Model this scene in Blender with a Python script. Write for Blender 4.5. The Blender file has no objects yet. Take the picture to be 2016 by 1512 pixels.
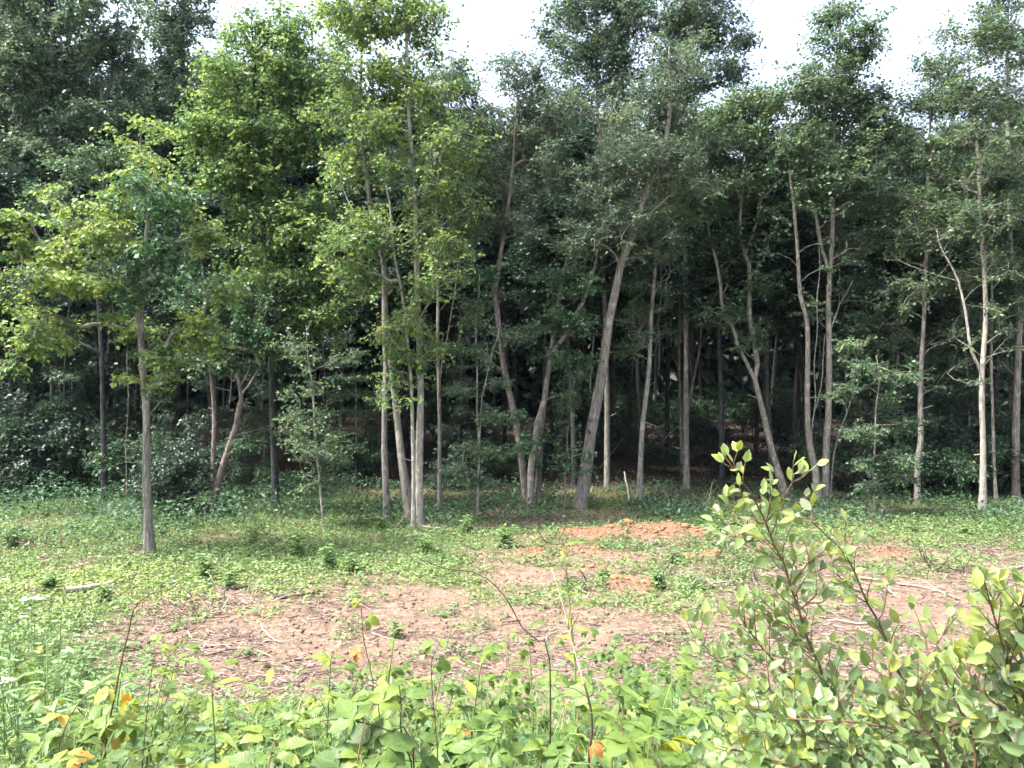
import bpy, math, random
import numpy as np
from mathutils import Vector, Matrix, Quaternion

random.seed(11)
RNG = np.random.default_rng(11)
SC = bpy.context.scene
COL = SC.collection

# ------------------------------------------------------------------ camera, sky, sun, exposure
CAM_H = 3.0                      # the photographer stands on a low bank, eyes 3 m above the clearing
FPX = 1520.0                     # focal length in photo pixels (2016 wide)
cam_data = bpy.data.cameras.new('camera')
cam_data.sensor_width = 36.0
cam_data.lens = 36.0 * FPX / 2016.0
cam_data.clip_start = 0.05
cam_data.clip_end = 2000.0
cam = bpy.data.objects.new('camera', cam_data)
COL.objects.link(cam)
cam.location = (0, 0, CAM_H)
cam.rotation_euler = (math.radians(90), 0, 0)
SC.camera = cam

SUN_EL, SUN_AZ = 58.0, 256.0     # degrees; azimuth clockwise from +Y (high on the left, a little behind the camera)
world = bpy.data.worlds.new('World')
SC.world = world
world.use_nodes = True
wn, wl = world.node_tree.nodes, world.node_tree.links
wn.clear()
sky = wn.new('ShaderNodeTexSky')
sky.sky_type = 'NISHITA'
sky.sun_disc = False
sky.sun_elevation = math.radians(SUN_EL)
sky.sun_rotation = math.radians(SUN_AZ)
sky.air_density = 1.0
sky.dust_density = 6.0
sky.ozone_density = 1.0
whiten = wn.new('ShaderNodeHueSaturation')   # a bright overcast veil
whiten.inputs['Saturation'].default_value = 0.72
bg = wn.new('ShaderNodeBackground')
bg.inputs['Strength'].default_value = 0.15
wo = wn.new('ShaderNodeOutputWorld')
wl.new(sky.outputs[0], whiten.inputs['Color'])
wl.new(whiten.outputs[0], bg.inputs['Color'])
wl.new(bg.outputs[0], wo.inputs['Surface'])

sun_data = bpy.data.lights.new('sun', 'SUN')
sun_data.energy = 2.5
sun_data.angle = math.radians(8)
sun_data.color = (1.0, 0.975, 0.93)
sun = bpy.data.objects.new('sun', sun_data)
COL.objects.link(sun)
_az, _el = math.radians(SUN_AZ), math.radians(SUN_EL)
_sd = Vector((math.sin(_az) * math.cos(_el), math.cos(_az) * math.cos(_el), math.sin(_el)))
sun.rotation_euler = (-_sd).to_track_quat('-Z', 'Y').to_euler()

SC.view_settings.view_transform = 'Standard'
SC.view_settings.look = 'None'
SC.view_settings.exposure = 2.25
SC.view_settings.gamma = 1.0
SC.view_settings.use_curve_mapping = False
SC.render.engine = 'CYCLES'
SC.cycles.max_bounces = 4
SC.cycles.diffuse_bounces = 2
SC.cycles.glossy_bounces = 2
SC.cycles.transmission_bounces = 3
SC.cycles.transparent_max_bounces = 4
SC.cycles.use_denoising = True
SC.cycles.use_adaptive_sampling = True
SC.cycles.adaptive_threshold = 0.04
SC.cycles.caustics_reflective = False
SC.cycles.caustics_refractive = False

# ------------------------------------------------------------------ small helpers
def at(px, py, Y):
    """the point at depth Y (metres) that the photo shows at pixel px, py"""
    return np.array([(px - 1008.0) / FPX * Y, Y, CAM_H - (py - 756.0) / FPX * Y])

def gdepth(py):
    return CAM_H * FPX / (py - 756.0)

_PERM = np.random.default_rng(5).random((256, 256))
def vnoise(x, y, s=1.0, seed=0):
    x = np.asarray(x, float) * s + seed * 17.3
    y = np.asarray(y, float) * s + seed * 9.1
    xi, yi = np.floor(x).astype(int), np.floor(y).astype(int)
    fx, fy = x - xi, y - yi
    fx, fy = fx * fx * (3 - 2 * fx), fy * fy * (3 - 2 * fy)
    g = lambda a, b: _PERM[a % 256, b % 256]
    return (g(xi, yi) * (1 - fx) + g(xi + 1, yi) * fx) * (1 - fy) + (g(xi, yi + 1) * (1 - fx) + g(xi + 1, yi + 1) * fx) * fy

def fbm(x, y, s=1.0, seed=0, o=4):
    v, a, t = 0, 1.0, 0
    for i in range(o):
        v = v + a * vnoise(x, y, s * 2 ** i, seed + i); t += a; a *= .5
    return v / t

def sstep(a, b, x):
    t = np.clip((np.asarray(x, float) - a) / (b - a), 0, 1)
    return t * t * (3 - 2 * t)

# low mounds of dug clay on the clearing: px, py, half width m, half depth m, height m
MOUNDS = [(1225, 1060, 1.55, .50, .26), (1095, 1094, .9, .38, .15), (1370, 1064, 1.5, .5, .12),
          (1235, 1160, .55, .22, .15), (1405, 1104, .36, .22, .15), (1165, 1128, .6, .25, .08), (1480, 1080, .9, .4, .08),
          (1735, 1092, .6, .35, .12)]
def gz(x, y):
    x = np.asarray(x, float); y = np.asarray(y, float)
    z = 1.42 * (1 - sstep(1.2, 7.2, y))
    z = z + .16 * (fbm(x, y, .22, 1, 3) - .5) * sstep(6, 9, y) + .055 * (fbm(x, y, 1.5, 3, 3) - .5) * sstep(6, 8, y)
    z = z + .9 * sstep(21, 48, y) * (0.5 + .5 * sstep(6, -14, x)) + 14.0 * sstep(52, 95, y)  # gentle rise in the wood; hill behind it added to block horizon light
    for px, py, a, b, h in MOUNDS:
        Y = gdepth(py); X = (px - 1008) / FPX * Y
        d = ((x - X) / a) ** 2 + ((y - Y) / b) ** 2
        z = z + h * np.exp(-d * 1.1) * (.65 + .7 * vnoise(x, y, 3.1, 8))
    return z

def orange(x, y):
    o = 0
    for px, py, a, b, h in MOUNDS:
        Y = gdepth(py); X = (px - 1008) / FPX * Y
        o = o + np.exp(-(((x - X) / (a * .95)) ** 2 + ((y - Y) / (b * 1.0)) ** 2) * 1.1) * min(1.5, h * 7)
    return np.clip(o * (.1 + 1.5 * fbm(x, y, 2.2, 21, 4)), 0, 1)

def soil(x, y):
    """1 = bare soil with debris, 0 = green ground cover (a map of the clearing in metres)"""
    n = fbm(x, y, .55, 30, 4) - .5
    n2 = fbm(x, y, 2.2, 40, 3) - .5
    s = .05 + .84 * sstep(12.8, 9.6, y) * sstep(-5.6, -2.8, x + .25 * (y - 9))
    s = np.maximum(s, .52 * sstep(15.4, 13.2, y) * sstep(-1.6, .6, x))
    s = np.maximum(s, .78 * sstep(14.2, 12.6, y) * sstep(1.8, 3.4, x))
    s = np.maximum(s, .42 * sstep(20.5, 18.6, y) * sstep(15.6, 17.4, y))   # bare strip under the trees
    s = np.maximum(s, .85 * sstep(20, 25, y))
    s = s * sstep(6.2, 7.6, y)
    s = s + 1.5 * n + 1.0 * n2 + .35 * (fbm(x * .35, y * 1.6, 1.6, 47, 3) - .5) * 2
    return np.clip(np.maximum(s, orange(x, y) * 1.1), 0, 1)

def norm(v):
    return v / np.maximum(np.linalg.norm(v, axis=-1, keepdims=True), 1e-9)

def new_mesh(name, V, F, tint=None, smooth=False, uv=None, attrs=None):
    V = np.ascontiguousarray(V, dtype=np.float32); F = np.ascontiguousarray(F, dtype=np.int32)
    m = bpy.data.meshes.new(name)
    n, k = F.shape
    m.vertices.add(len(V)); m.vertices.foreach_set('co', V.ravel())
    m.loops.add(n * k); m.loops.foreach_set('vertex_index', F.ravel())
    m.polygons.add(n)
    m.polygons.foreach_set('loop_start', np.arange(0, n * k, k, dtype=np.int32))
    m.polygons.foreach_set('loop_total', np.full(n, k, dtype=np.int32))
    m.update(calc_edges=True)
    if smooth:
        m.polygons.foreach_set('use_smooth', np.ones(n, dtype=bool))
    if tint is not None:
        a = m.attributes.new('tint', 'FLOAT', 'FACE')
        a.data.foreach_set('value', np.ascontiguousarray(tint, dtype=np.float32))
    for kk, vv in (attrs or {}).items():
        a = m.attributes.new(kk, 'FLOAT', 'POINT')
        a.data.foreach_set('value', np.ascontiguousarray(vv, dtype=np.float32))
    if uv is not None:
        l = m.uv_layers.new(name='UVMap')
        l.data.foreach_set('uv', np.ascontiguousarray(uv[F.ravel()], dtype=np.float32).ravel())
    return m

def obj(name, mesh, mat=None, parent=None):
    if mat is not None and len(mesh.materials) == 0:
        mesh.materials.append(mat)
    o = bpy.data.objects.new(name, mesh)
    COL.objects.link(o)
    if parent is not None:
        o.parent = parent
    return o

def tag(o, label=None, cat=None, group=None, kind=None):
    if label: o['label'] = label
    if cat: o['category'] = cat
    if group: o['group'] = group
    if kind: o['kind'] = kind
    return o

def thing(name, label, cat, loc=(0, 0, 0), group=None):
    o = bpy.data.objects.new(name, None)
    o.empty_display_size = .1
    COL.objects.link(o)
    o.location = Vector([float(c) for c in loc])
    return tag(o, label, cat, group)

def copy_tree(root, label, group):
    r = root.copy(); COL.objects.link(r)
    r['label'] = label; r['group'] = group
    for ch in root.children:
        c = ch.copy(); COL.objects.link(c); c.parent = r
    return r

ORD = ['first', 'second', 'third', 'fourth', 'fifth', 'sixth', 'seventh', 'eighth', 'ninth', 'tenth', 'eleventh', 'twelfth',
       'thirteenth', 'fourteenth', 'fifteenth', 'sixteenth', 'seventeenth', 'eighteenth', 'nineteenth', 'twentieth']
def nth(i, n):
    if i == 0: return 'leftmost'
    if i == n - 1: return 'rightmost'
    if i < n / 2: return ORD[i] + ' from the left'
    return ORD[n - 1 - i] + ' from the right'

# ------------------------------------------------------------------ geometry builders
def catmull(P, step):
    P = np.asarray(P, float)
    if len(P) == 2:
        n = max(2, int(np.linalg.norm(P[1] - P[0]) / step) + 1)
        return P[0] + (P[1] - P[0]) * np.linspace(0, 1, n)[:, None]
    Q = np.vstack([2 * P[0] - P[1], P, 2 * P[-1] - P[-2]])
    out = []
    for i in range(1, len(Q) - 2):
        n = max(1, int(np.linalg.norm(Q[i + 1] - Q[i]) / step))
        t = np.arange(n)[:, None] / n
        a, b, c, d = Q[i - 1], Q[i], Q[i + 1], Q[i + 2]
        out.append(.5 * ((2 * b) + (-a + c) * t + (2 * a - 5 * b + 4 * c - d) * t ** 2 + (-a + 3 * b - 3 * c + d) * t ** 3))
    out.append(P[-1:])
    return np.vstack(out)

def tube(P, R, sides=10, rough=0.0, seed=0, flare=0.0, flare_h=.5):
    """one continuous round stem with uneven girth and root flare"""
    P = np.asarray(P, float); R = np.asarray(R, float)
    n = len(P)
    T = norm(np.gradient(P, axis=0))
    u = norm(np.cross(T[0], [0.3, 1, 0.1])); V = []
    s = np.concatenate([[0], np.cumsum(np.linalg.norm(np.diff(P, axis=0), axis=1))])
    ang = np.linspace(0, 2 * math.pi, sides, endpoint=False)
    for i in range(n):
        u = norm(u - T[i] * np.dot(u, T[i])); w = np.cross(T[i], u)
        r = R[i] * (1 + rough * 2 * (vnoise(np.cos(ang) * 1.3 + 5, s[i] * 1.4 + np.sin(ang) * 1.3, 1.0, seed) - .5))
        if flare:
            f = flare * math.exp(-s[i] / flare_h * 2.2)
            r = r * (1 + f * (.55 + .45 * np.cos(ang * 4 + seed)) )
        V.append(P[i] + np.outer(np.cos(ang) * r, u) + np.outer(np.sin(ang) * r, w))
    V = np.vstack(V)
    a = np.arange(sides); b = (a + 1) % sides
    F = np.vstack([np.stack([i * sides + a, i * sides + b, (i + 1) * sides + b, (i + 1) * sides + a], 1) for i in range(n - 1)])
    cap = len(V); V = np.vstack([V, P[-1] + T[-1] * R[-1]])
    top = np.stack([(n - 1) * sides + a, (n - 1) * sides + b, np.full(sides, cap), np.full(sides, cap)], 1)
    return V, F, top

def frusta(A, B, ra, rb, sides=4):
    """many tapered twig segments at once"""
    A = np.asarray(A, float); B = np.asarray(B, float)
    n = len(A)
    T = norm(B - A)
    ref = np.where(np.abs(T[:, 2:3]) > .9, np.array([[1., 0, 0]]), np.array([[0, 0, 1.]]))
    u = norm(np.cross(T, ref)); w = np.cross(T, u)
    ang = np.linspace(0, 2 * math.pi, sides, endpoint=False)
    c, s = np.cos(ang), np.sin(ang)
    ring = u[:, None, :] * c[None, :, None] + w[:, None, :] * s[None, :, None]
    V = np.concatenate([A[:, None, :] + ring * np.reshape(ra, (-1, 1, 1)), B[:, None, :] + ring * np.reshape(rb, (-1, 1, 1))], 1).reshape(-1, 3)
    a = np.arange(sides); b = (a + 1) % sides
    base = (np.arange(n) * 2 * sides)[:, None]
    F = np.stack([base + a, base + b, base + sides + b, base + sides + a], 2).reshape(-1, 4)
    return V, F

def leaf_faces(P, D, N, L, W, cup=.18, droop=.12):
    """leaves as folded blades, two triangles each: base, right, tip, left"""
    D = norm(D); S = norm(np.cross(D, N)); N = np.cross(S, D)
    L = np.reshape(L, (-1, 1)); W = np.reshape(W, (-1, 1))
    tip = P + D * L - N * L * droop
    mid = P + D * L * .42
    r = mid + S * W * .5 + N * W * cup
    l = mid - S * W * .5 + N * W * cup
    n = len(P)
    V = np.stack([P, r, tip, l], 1).reshape(-1, 3)
    b = (np.arange(n) * 4)[:, None]
    F = np.concatenate([b + np.array([[0, 1, 2]]), b + np.array([[0, 2, 3]])], 1).reshape(-1, 3)
    return V, F

def grass_faces(P, D, N, L, W, bend=.45):
    """slim bending grass blades, three triangles each"""
    D = norm(D); S = norm(np.cross(D, N)); N = np.cross(S, D)
    L = np.reshape(L, (-1, 1)); W = np.reshape(W, (-1, 1))
    m = P + D * L * .55 - N * L * bend * .28; t = P + D * L * .92 - N * L * bend
    V = np.stack([P - S * W * .5, P + S * W * .5, m - S * W * .42, m + S * W * .42, t], 1).reshape(-1, 3)
    b = (np.arange(len(P)) * 5)[:, None]
    F = np.concatenate([b + np.array([[0, 1, 3]]), b + np.array([[0, 3, 2]]), b + np.array([[2, 3, 4]])], 1).reshape(-1, 3)
    return V, F

def leaf6(P, D, N, L, W, cup=.16, droop=.2):
    """rounder leaves for nearer plants: six corner points and a fold, four triangles"""
    D = norm(D); S = norm(np.cross(D, N)); N = np.cross(S, D)
    L = np.reshape(L, (-1, 1)); W = np.reshape(W, (-1, 1))
    q = lambda v, u: P + D * L * v + S * W * u + N * (W * cup * abs(u) * 2 - L * droop * v * v)
    V = np.stack([q(0, 0), q(.3, .46), q(.68, .36), q(1, 0), q(.68, -.36), q(.3, -.46)], 1).reshape(-1, 3)
    b = (np.arange(len(P)) * 6)[:, None]
    F = np.concatenate([b + np.array([[0, 1, 2]]), b + np.array([[0, 2, 3]]), b + np.array([[0, 3, 4]]), b + np.array([[0, 4, 5]])], 1).reshape(-1, 3)
    return V, F

# ------------------------------------------------------------------ materials
def _mat(name):
    m = bpy.data.materials.new(name); m.use_nodes = True
    n, l = m.node_tree.nodes, m.node_tree.links
    n.clear()
    out = n.new('ShaderNodeOutputMaterial')
    return m, n, l, out

def _ramp(n, stops):
    r = n.new('ShaderNodeValToRGB')
    e = r.color_ramp.elements
    while len(e) < len(stops): e.new(.5)
    for el, (p, c) in zip(e, stops):
        el.position = p; el.color = (*c, 1)
    return r

def leaf_mat(name, dark, mid, light, trans=.32, rough=.5, spec=.35, per_object=False, veins=False, back=None):
    if not per_object:                   # cool, slightly greyed woodland greens
        cool = lambda c: (c[0] * .95, c[1] * 1.08, c[2] * 1.12)
        grey = lambda c: tuple(v * .86 + .14 * (.25 * c[0] + .65 * c[1] + .10 * c[2]) for v in c)
        dark, mid, light = [grey(cool(c)) for c in (dark, mid, light)]
    m, n, l, out = _mat(name)
    if per_object:
        oi = n.new('ShaderNodeObjectInfo'); src = n.new('ShaderNodeSeparateColor')
        l.new(oi.outputs['Color'], src.inputs[0]); fac = src.outputs[0]
    else:
        at_ = n.new('ShaderNodeAttribute'); at_.attribute_name = 'tint'; fac = at_.outputs['Fac']
    r = _ramp(n, [(0, dark), (.5, mid), (.92, light), (1, tuple(c * k for c, k in zip(light, (1.25, 1.05, .8))))])
    l.new(fac, r.inputs[0])
    col = r.outputs[0]
    p = n.new('ShaderNodeBsdfPrincipled')
    tc = n.new('ShaderNodeTexCoord')
    nz = n.new('ShaderNodeTexNoise'); nz.inputs['Scale'].default_value = 30 if per_object else 9
    nz.inputs['Detail'].default_value = 2
    l.new(tc.outputs['Object'], nz.inputs['Vector'])
    hs = n.new('ShaderNodeHueSaturation')
    mr = n.new('ShaderNodeMapRange'); mr.inputs['From Min'].default_value = .3; mr.inputs['From Max'].default_value = .7
    mr.inputs['To Min'].default_value = .8; mr.inputs['To Max'].default_value = 1.2
    l.new(nz.outputs[0], mr.inputs[0]); l.new(mr.outputs[0], hs.inputs['Value']); l.new(col, hs.inputs['Color'])
    col = hs.outputs[0]
    if veins:
        uv = n.new('ShaderNodeSeparateXYZ'); l.new(tc.outputs['UV'], uv.inputs[0])
        def mth(op, a, b=None, c=None):
            x = n.new('ShaderNodeMath'); x.operation = op
            for i, v in enumerate((a, b, c)):
                if v is None: continue
                if isinstance(v, (int, float)): x.inputs[i].default_value = v
                else: l.new(v, x.inputs[i])
            return x.outputs[0]
        au = mth('ABSOLUTE', mth('SUBTRACT', uv.outputs[0], .5))
        side = mth('SINE', mth('MULTIPLY', mth('SUBTRACT', uv.outputs[1], mth('MULTIPLY', au, .55)), 52.0))
        side = mth('SMOOTH_MAX', mth('SUBTRACT', side, .72), 0.0, .15)
        midrib = mth('LESS_THAN', au, .018)
        v = mth('MAXIMUM', mth('MULTIPLY', side, 1.6), midrib)
        mixc = n.new('ShaderNodeMixRGB'); mixc.blend_type = 'MIX'
        l.new(mth('MULTIPLY', v, .38), mixc.inputs[0]); l.new(col, mixc.inputs[1])
        mixc.inputs[2].default_value = (light[0] * 1.3, light[1] * 1.25, light[2] * 1.5, 1)
        col = mixc.outputs[0]
        bp = n.new('ShaderNodeBump'); bp.inputs['Strength'].default_value = .5; bp.inputs['Distance'].default_value = .004
        bp.invert = True
        l.new(v, bp.inputs['Height']); l.new(bp.outputs[0], p.inputs['Normal'])
    if per_object:                       # brown blotches and nibbled spots
        ns = n.new('ShaderNodeTexNoise'); ns.inputs['Scale'].default_value = 75; ns.inputs['Detail'].default_value = 3
        oi2 = n.new('ShaderNodeObjectInfo'); ad = n.new('ShaderNodeVectorMath'); ad.operation = 'ADD'
        l.new(tc.outputs['Object'], ad.inputs[0]); l.new(oi2.outputs['Location'], ad.inputs[1]); l.new(ad.outputs[0], ns.inputs['Vector'])
        rs = _ramp(n, [(.66, (0, 0, 0)), (.72, (.8, .8, .8))]); l.new(ns.outputs[0], rs.inputs[0])
        ms = n.new('ShaderNodeMixRGB'); l.new(rs.outputs[0], ms.inputs[0]); l.new(col, ms.inputs[1]); ms.inputs[2].default_value = (.13, .085, .035, 1)
        col = ms.outputs[0]
    if back is not None:
        geo = n.new('ShaderNodeNewGeometry')
        mb = n.new('ShaderNodeMixRGB'); l.new(geo.outputs['Backfacing'], mb.inputs[0])
        l.new(col, mb.inputs[1]); mb.inputs[2].default_value = (*back, 1)
        col = mb.outputs[0]
    l.new(col, p.inputs['Base Color'])
    p.inputs['Roughness'].default_value = rough
    p.inputs['Specular IOR Level'].default_value = spec
    t = n.new('ShaderNodeBsdfTranslucent')
    ht = n.new('ShaderNodeHueSaturation'); ht.inputs['Hue'].default_value = .485
    ht.inputs['Saturation'].default_value = 1.15; ht.inputs['Value'].default_value = 1.25
    l.new(col, ht.inputs['Color']); l.new(ht.outputs[0], t.inputs['Color'])
    mx = n.new('ShaderNodeMixShader'); mx.inputs[0].default_value = trans
    l.new(p.outputs[0], mx.inputs[1]); l.new(t.outputs[0], mx.inputs[2])
    l.new(mx.outputs[0], out.inputs['Surface'])
    return m

def bark_mat(name, base, light, moss=(.085, .095, .06), moss_amt=.25, scale=1.0):
    m, n, l, out = _mat(name)
    p = n.new('ShaderNodeBsdfPrincipled')
    tc = n.new('ShaderNodeTexCoord'); mp = n.new('ShaderNodeMapping')
    mp.inputs['Scale'].default_value = (9 * scale, 9 * scale, 1.6 * scale)
    l.new(tc.outputs['Object'], mp.inputs[0])
    nz = n.new('ShaderNodeTexNoise'); nz.inputs['Scale'].default_value = 3.0; nz.inputs['Detail'].default_value = 6
    nz.inputs['Roughness'].default_value = .65
    l.new(mp.outputs[0], nz.inputs['Vector'])
    r = _ramp(n, [(.30, tuple(c * .38 for c in base)), (.46, base), (.66, light)])
    l.new(nz.outputs[0], r.inputs[0])
    n2 = n.new('ShaderNodeTexNoise'); n2.inputs['Scale'].default_value = 1.7; n2.inputs['Detail'].default_value = 4
    l.new(tc.outputs['Object'], n2.inputs['Vector'])
    mr = n.new('ShaderNodeMapRange'); mr.inputs['From Min'].default_value = .5; mr.inputs['From Max'].default_value = .72
    mr.inputs['To Max'].default_value = moss_amt * 2
    l.new(n2.outputs[0], mr.inputs[0])
    mx = n.new('ShaderNodeMixRGB'); l.new(mr.outputs[0], mx.inputs[0]); l.new(r.outputs[0], mx.inputs[1])
    mx.inputs[2].default_value = (*moss, 1)
    n3 = n.new('ShaderNodeTexNoise'); n3.inputs['Scale'].default_value = 4.5; n3.inputs['Detail'].default_value = 5
    l.new(tc.outputs['Object'], n3.inputs['Vector'])
    m3 = n.new('ShaderNodeMapRange'); m3.inputs['From Min'].default_value = .56; m3.inputs['From Max'].default_value = .66
    m3.inputs['To Max'].default_value = .6
    l.new(n3.outputs[0], m3.inputs[0])
    mx3 = n.new('ShaderNodeMixRGB'); l.new(m3.outputs[0], mx3.inputs[0]); l.new(mx.outputs[0], mx3.inputs[1])
    mx3.inputs[2].default_value = (light[0] * 1.25, light[1] * 1.3, light[2] * 1.25, 1)
    l.new(mx3.outputs[0], p.inputs['Base Color'])
    p.inputs['Roughness'].default_value = .9; p.inputs['Specular IOR Level'].default_value = .2
    b = n.new('ShaderNodeBump'); b.inputs['Strength'].default_value = .8; b.inputs['Distance'].default_value = .03
    l.new(nz.outputs[0], b.inputs['Height']); l.new(b.outputs[0], p.inputs['Normal'])
    l.new(p.outputs[0], out.inputs['Surface'])
    return m

def plain_mat(name, a, b, scale=8.0, rough=.85, trans=0.0):
    m, n, l, out = _mat(name)
    p = n.new('ShaderNodeBsdfPrincipled'); tc = n.new('ShaderNodeTexCoord')
    nz = n.new('ShaderNodeTexNoise'); nz.inputs['Scale'].default_value = scale; nz.inputs['Detail'].default_value = 5
    l.new(tc.outputs['Object'], nz.inputs['Vector'])
    r = _ramp(n, [(.3, a), (.7, b)]); l.new(nz.outputs[0], r.inputs[0])
    l.new(r.outputs[0], p.inputs['Base Color']); p.inputs['Roughness'].default_value = rough
    p.inputs['Specular IOR Level'].default_value = .25
    l.new(p.outputs[0], out.inputs['Surface'])
    return m

def tint_mat(name, stops, rough=.9):
    m, n, l, out = _mat(name)
    p = n.new('ShaderNodeBsdfPrincipled'); a = n.new('ShaderNodeAttribute'); a.attribute_name = 'tint'
    r = _ramp(n, stops); l.new(a.outputs['Fac'], r.inputs[0]); l.new(r.outputs[0], p.inputs['Base Color'])
    p.inputs['Roughness'].default_value = rough; p.inputs['Specular IOR Level'].default_value = .2
    l.new(p.outputs[0], out.inputs['Surface'])
    return m

M = {}
M['leaf_sun'] = leaf_mat('maple_leaf', (.044, .088, .032), (.094, .164, .046), (.190, .272, .066), .40)
M['leaf_mid'] = leaf_mat('ash_leaf', (.040, .078, .038), (.082, .136, .056), (.155, .210, .078), .34)
M['leaf_grey'] = leaf_mat('poplar_leaf', (.044, .078, .046), (.088, .134, .070), (.160, .205, .100), .32)
M['leaf_dark'] = leaf_mat('shade_darkened_leaf', (.020, .040, .026), (.040, .070, .040), (.080, .118, .062), .20, .42, .4)  # leaves inside the wood: its shade is put into their colour
M['leaf_oak'] = leaf_mat('tall_oak_leaf', (.066, .105, .058), (.130, .185, .094), (.220, .280, .145), .34, .42, .5)
M['leaf_vine'] = leaf_mat('creeper_leaf', (.028, .068, .030), (.054, .112, .044), (.095, .165, .058), .32)
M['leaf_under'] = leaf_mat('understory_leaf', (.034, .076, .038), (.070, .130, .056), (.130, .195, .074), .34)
M['leaf_weed'] = leaf_mat('weed_leaf', (.060, .115, .035), (.125, .200, .055), (.215, .290, .085), .3)
M['leaf_weed_dark'] = leaf_mat('leafy_weed_leaf', (.045, .090, .030), (.090, .155, .045), (.155, .225, .068), .32)
M['leaf_bramble'] = leaf_mat('bramble_leaf', (.048, .098, .022), (.095, .165, .032), (.185, .250, .044), .36, .48, .4, per_object=True, veins=True)
M['leaf_fill'] = leaf_mat('undergrowth_leaf', (.050, .105, .030), (.100, .180, .045), (.180, .270, .055), .36)
M['leaf_shrub'] = leaf_mat('shrub_leaf', (.090, .145, .054), (.172, .240, .080), (.280, .330, .078), .40, .42, .4, per_object=True, back=(.235, .275, .165))
M['leaf_shrub_mass'] = leaf_mat('shrub_leaf_mass', (.090, .145, .054), (.172, .240, .080), (.280, .330, .078), .40, .42, .4, back=(.235, .275, .165))
M['leaf_autumn'] = leaf_mat('turning_leaf', (.30, .08, .03), (.38, .19, .05), (.42, .33, .07), .36, per_object=True, veins=True)
M['grass'] = leaf_mat('grass_blade', (.060, .110, .030), (.130, .200, .050), (.260, .300, .100), .3)
M['bark_grey'] = bark_mat('grey_bark', (.165, .148, .130), (.30, .275, .245), moss_amt=.22)
M['bark_pale'] = bark_mat('pale_bark', (.235, .212, .185), (.41, .385, .34), moss_amt=.15)
M['bark_brown'] = bark_mat('red_brown_bark', (.140, .112, .098), (.25, .21, .19), moss_amt=.18)
M['bark_dark'] = bark_mat('dark_bark', (.034, .034, .036), (.070, .069, .070), moss_amt=.3)  # inner and rear trunks, darkened so the bark itself carries the wood's shade
M['stem_green'] = plain_mat('green_stem', (.10, .17, .05), (.18, .24, .08), 20)
M['stem_brown'] = plain_mat('brown_stem', (.065, .040, .026), (.16, .095, .06), 25)
M['stem_dark'] = plain_mat('dark_dry_stem', (.03, .022, .02), (.10, .07, .06), 30)
M['stem_straw'] = plain_mat('straw_stem', (.40, .34, .24), (.62, .55, .42), 30)
M['stick'] = plain_mat('weathered_stick', (.16, .125, .10), (.36, .31, .26), 18)
M['stick_pale'] = plain_mat('pale_stick', (.22, .18, .14), (.40, .34, .27), 14)
M['root'] = plain_mat('torn_root', (.13, .085, .06), (.27, .19, .14), 20)
M['debris'] = tint_mat('wood_debris', [(0, (.07, .05, .045)), (.4, (.20, .145, .12)), (.75, (.36, .28, .23)), (1, (.52, .45, .38))])
M['clods'] = tint_mat('soil_crumbs', [(0, (.075, .050, .038)), (.4, (.20, .135, .10)), (.7, (.25, .125, .07)), (1, (.28, .15, .085))])
M['litter'] = tint_mat('fallen_leaves', [(0, (.06, .04, .03)), (.5, (.15, .10, .07)), (1, (.28, .19, .13))])
M['white_petal'] = plain_mat('white_petals', (.70, .70, .68), (.82, .82, .80), 30)
M['clay'] = plain_mat('orange_clay', (.20, .085, .045), (.30, .15, .085), 6)

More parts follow.
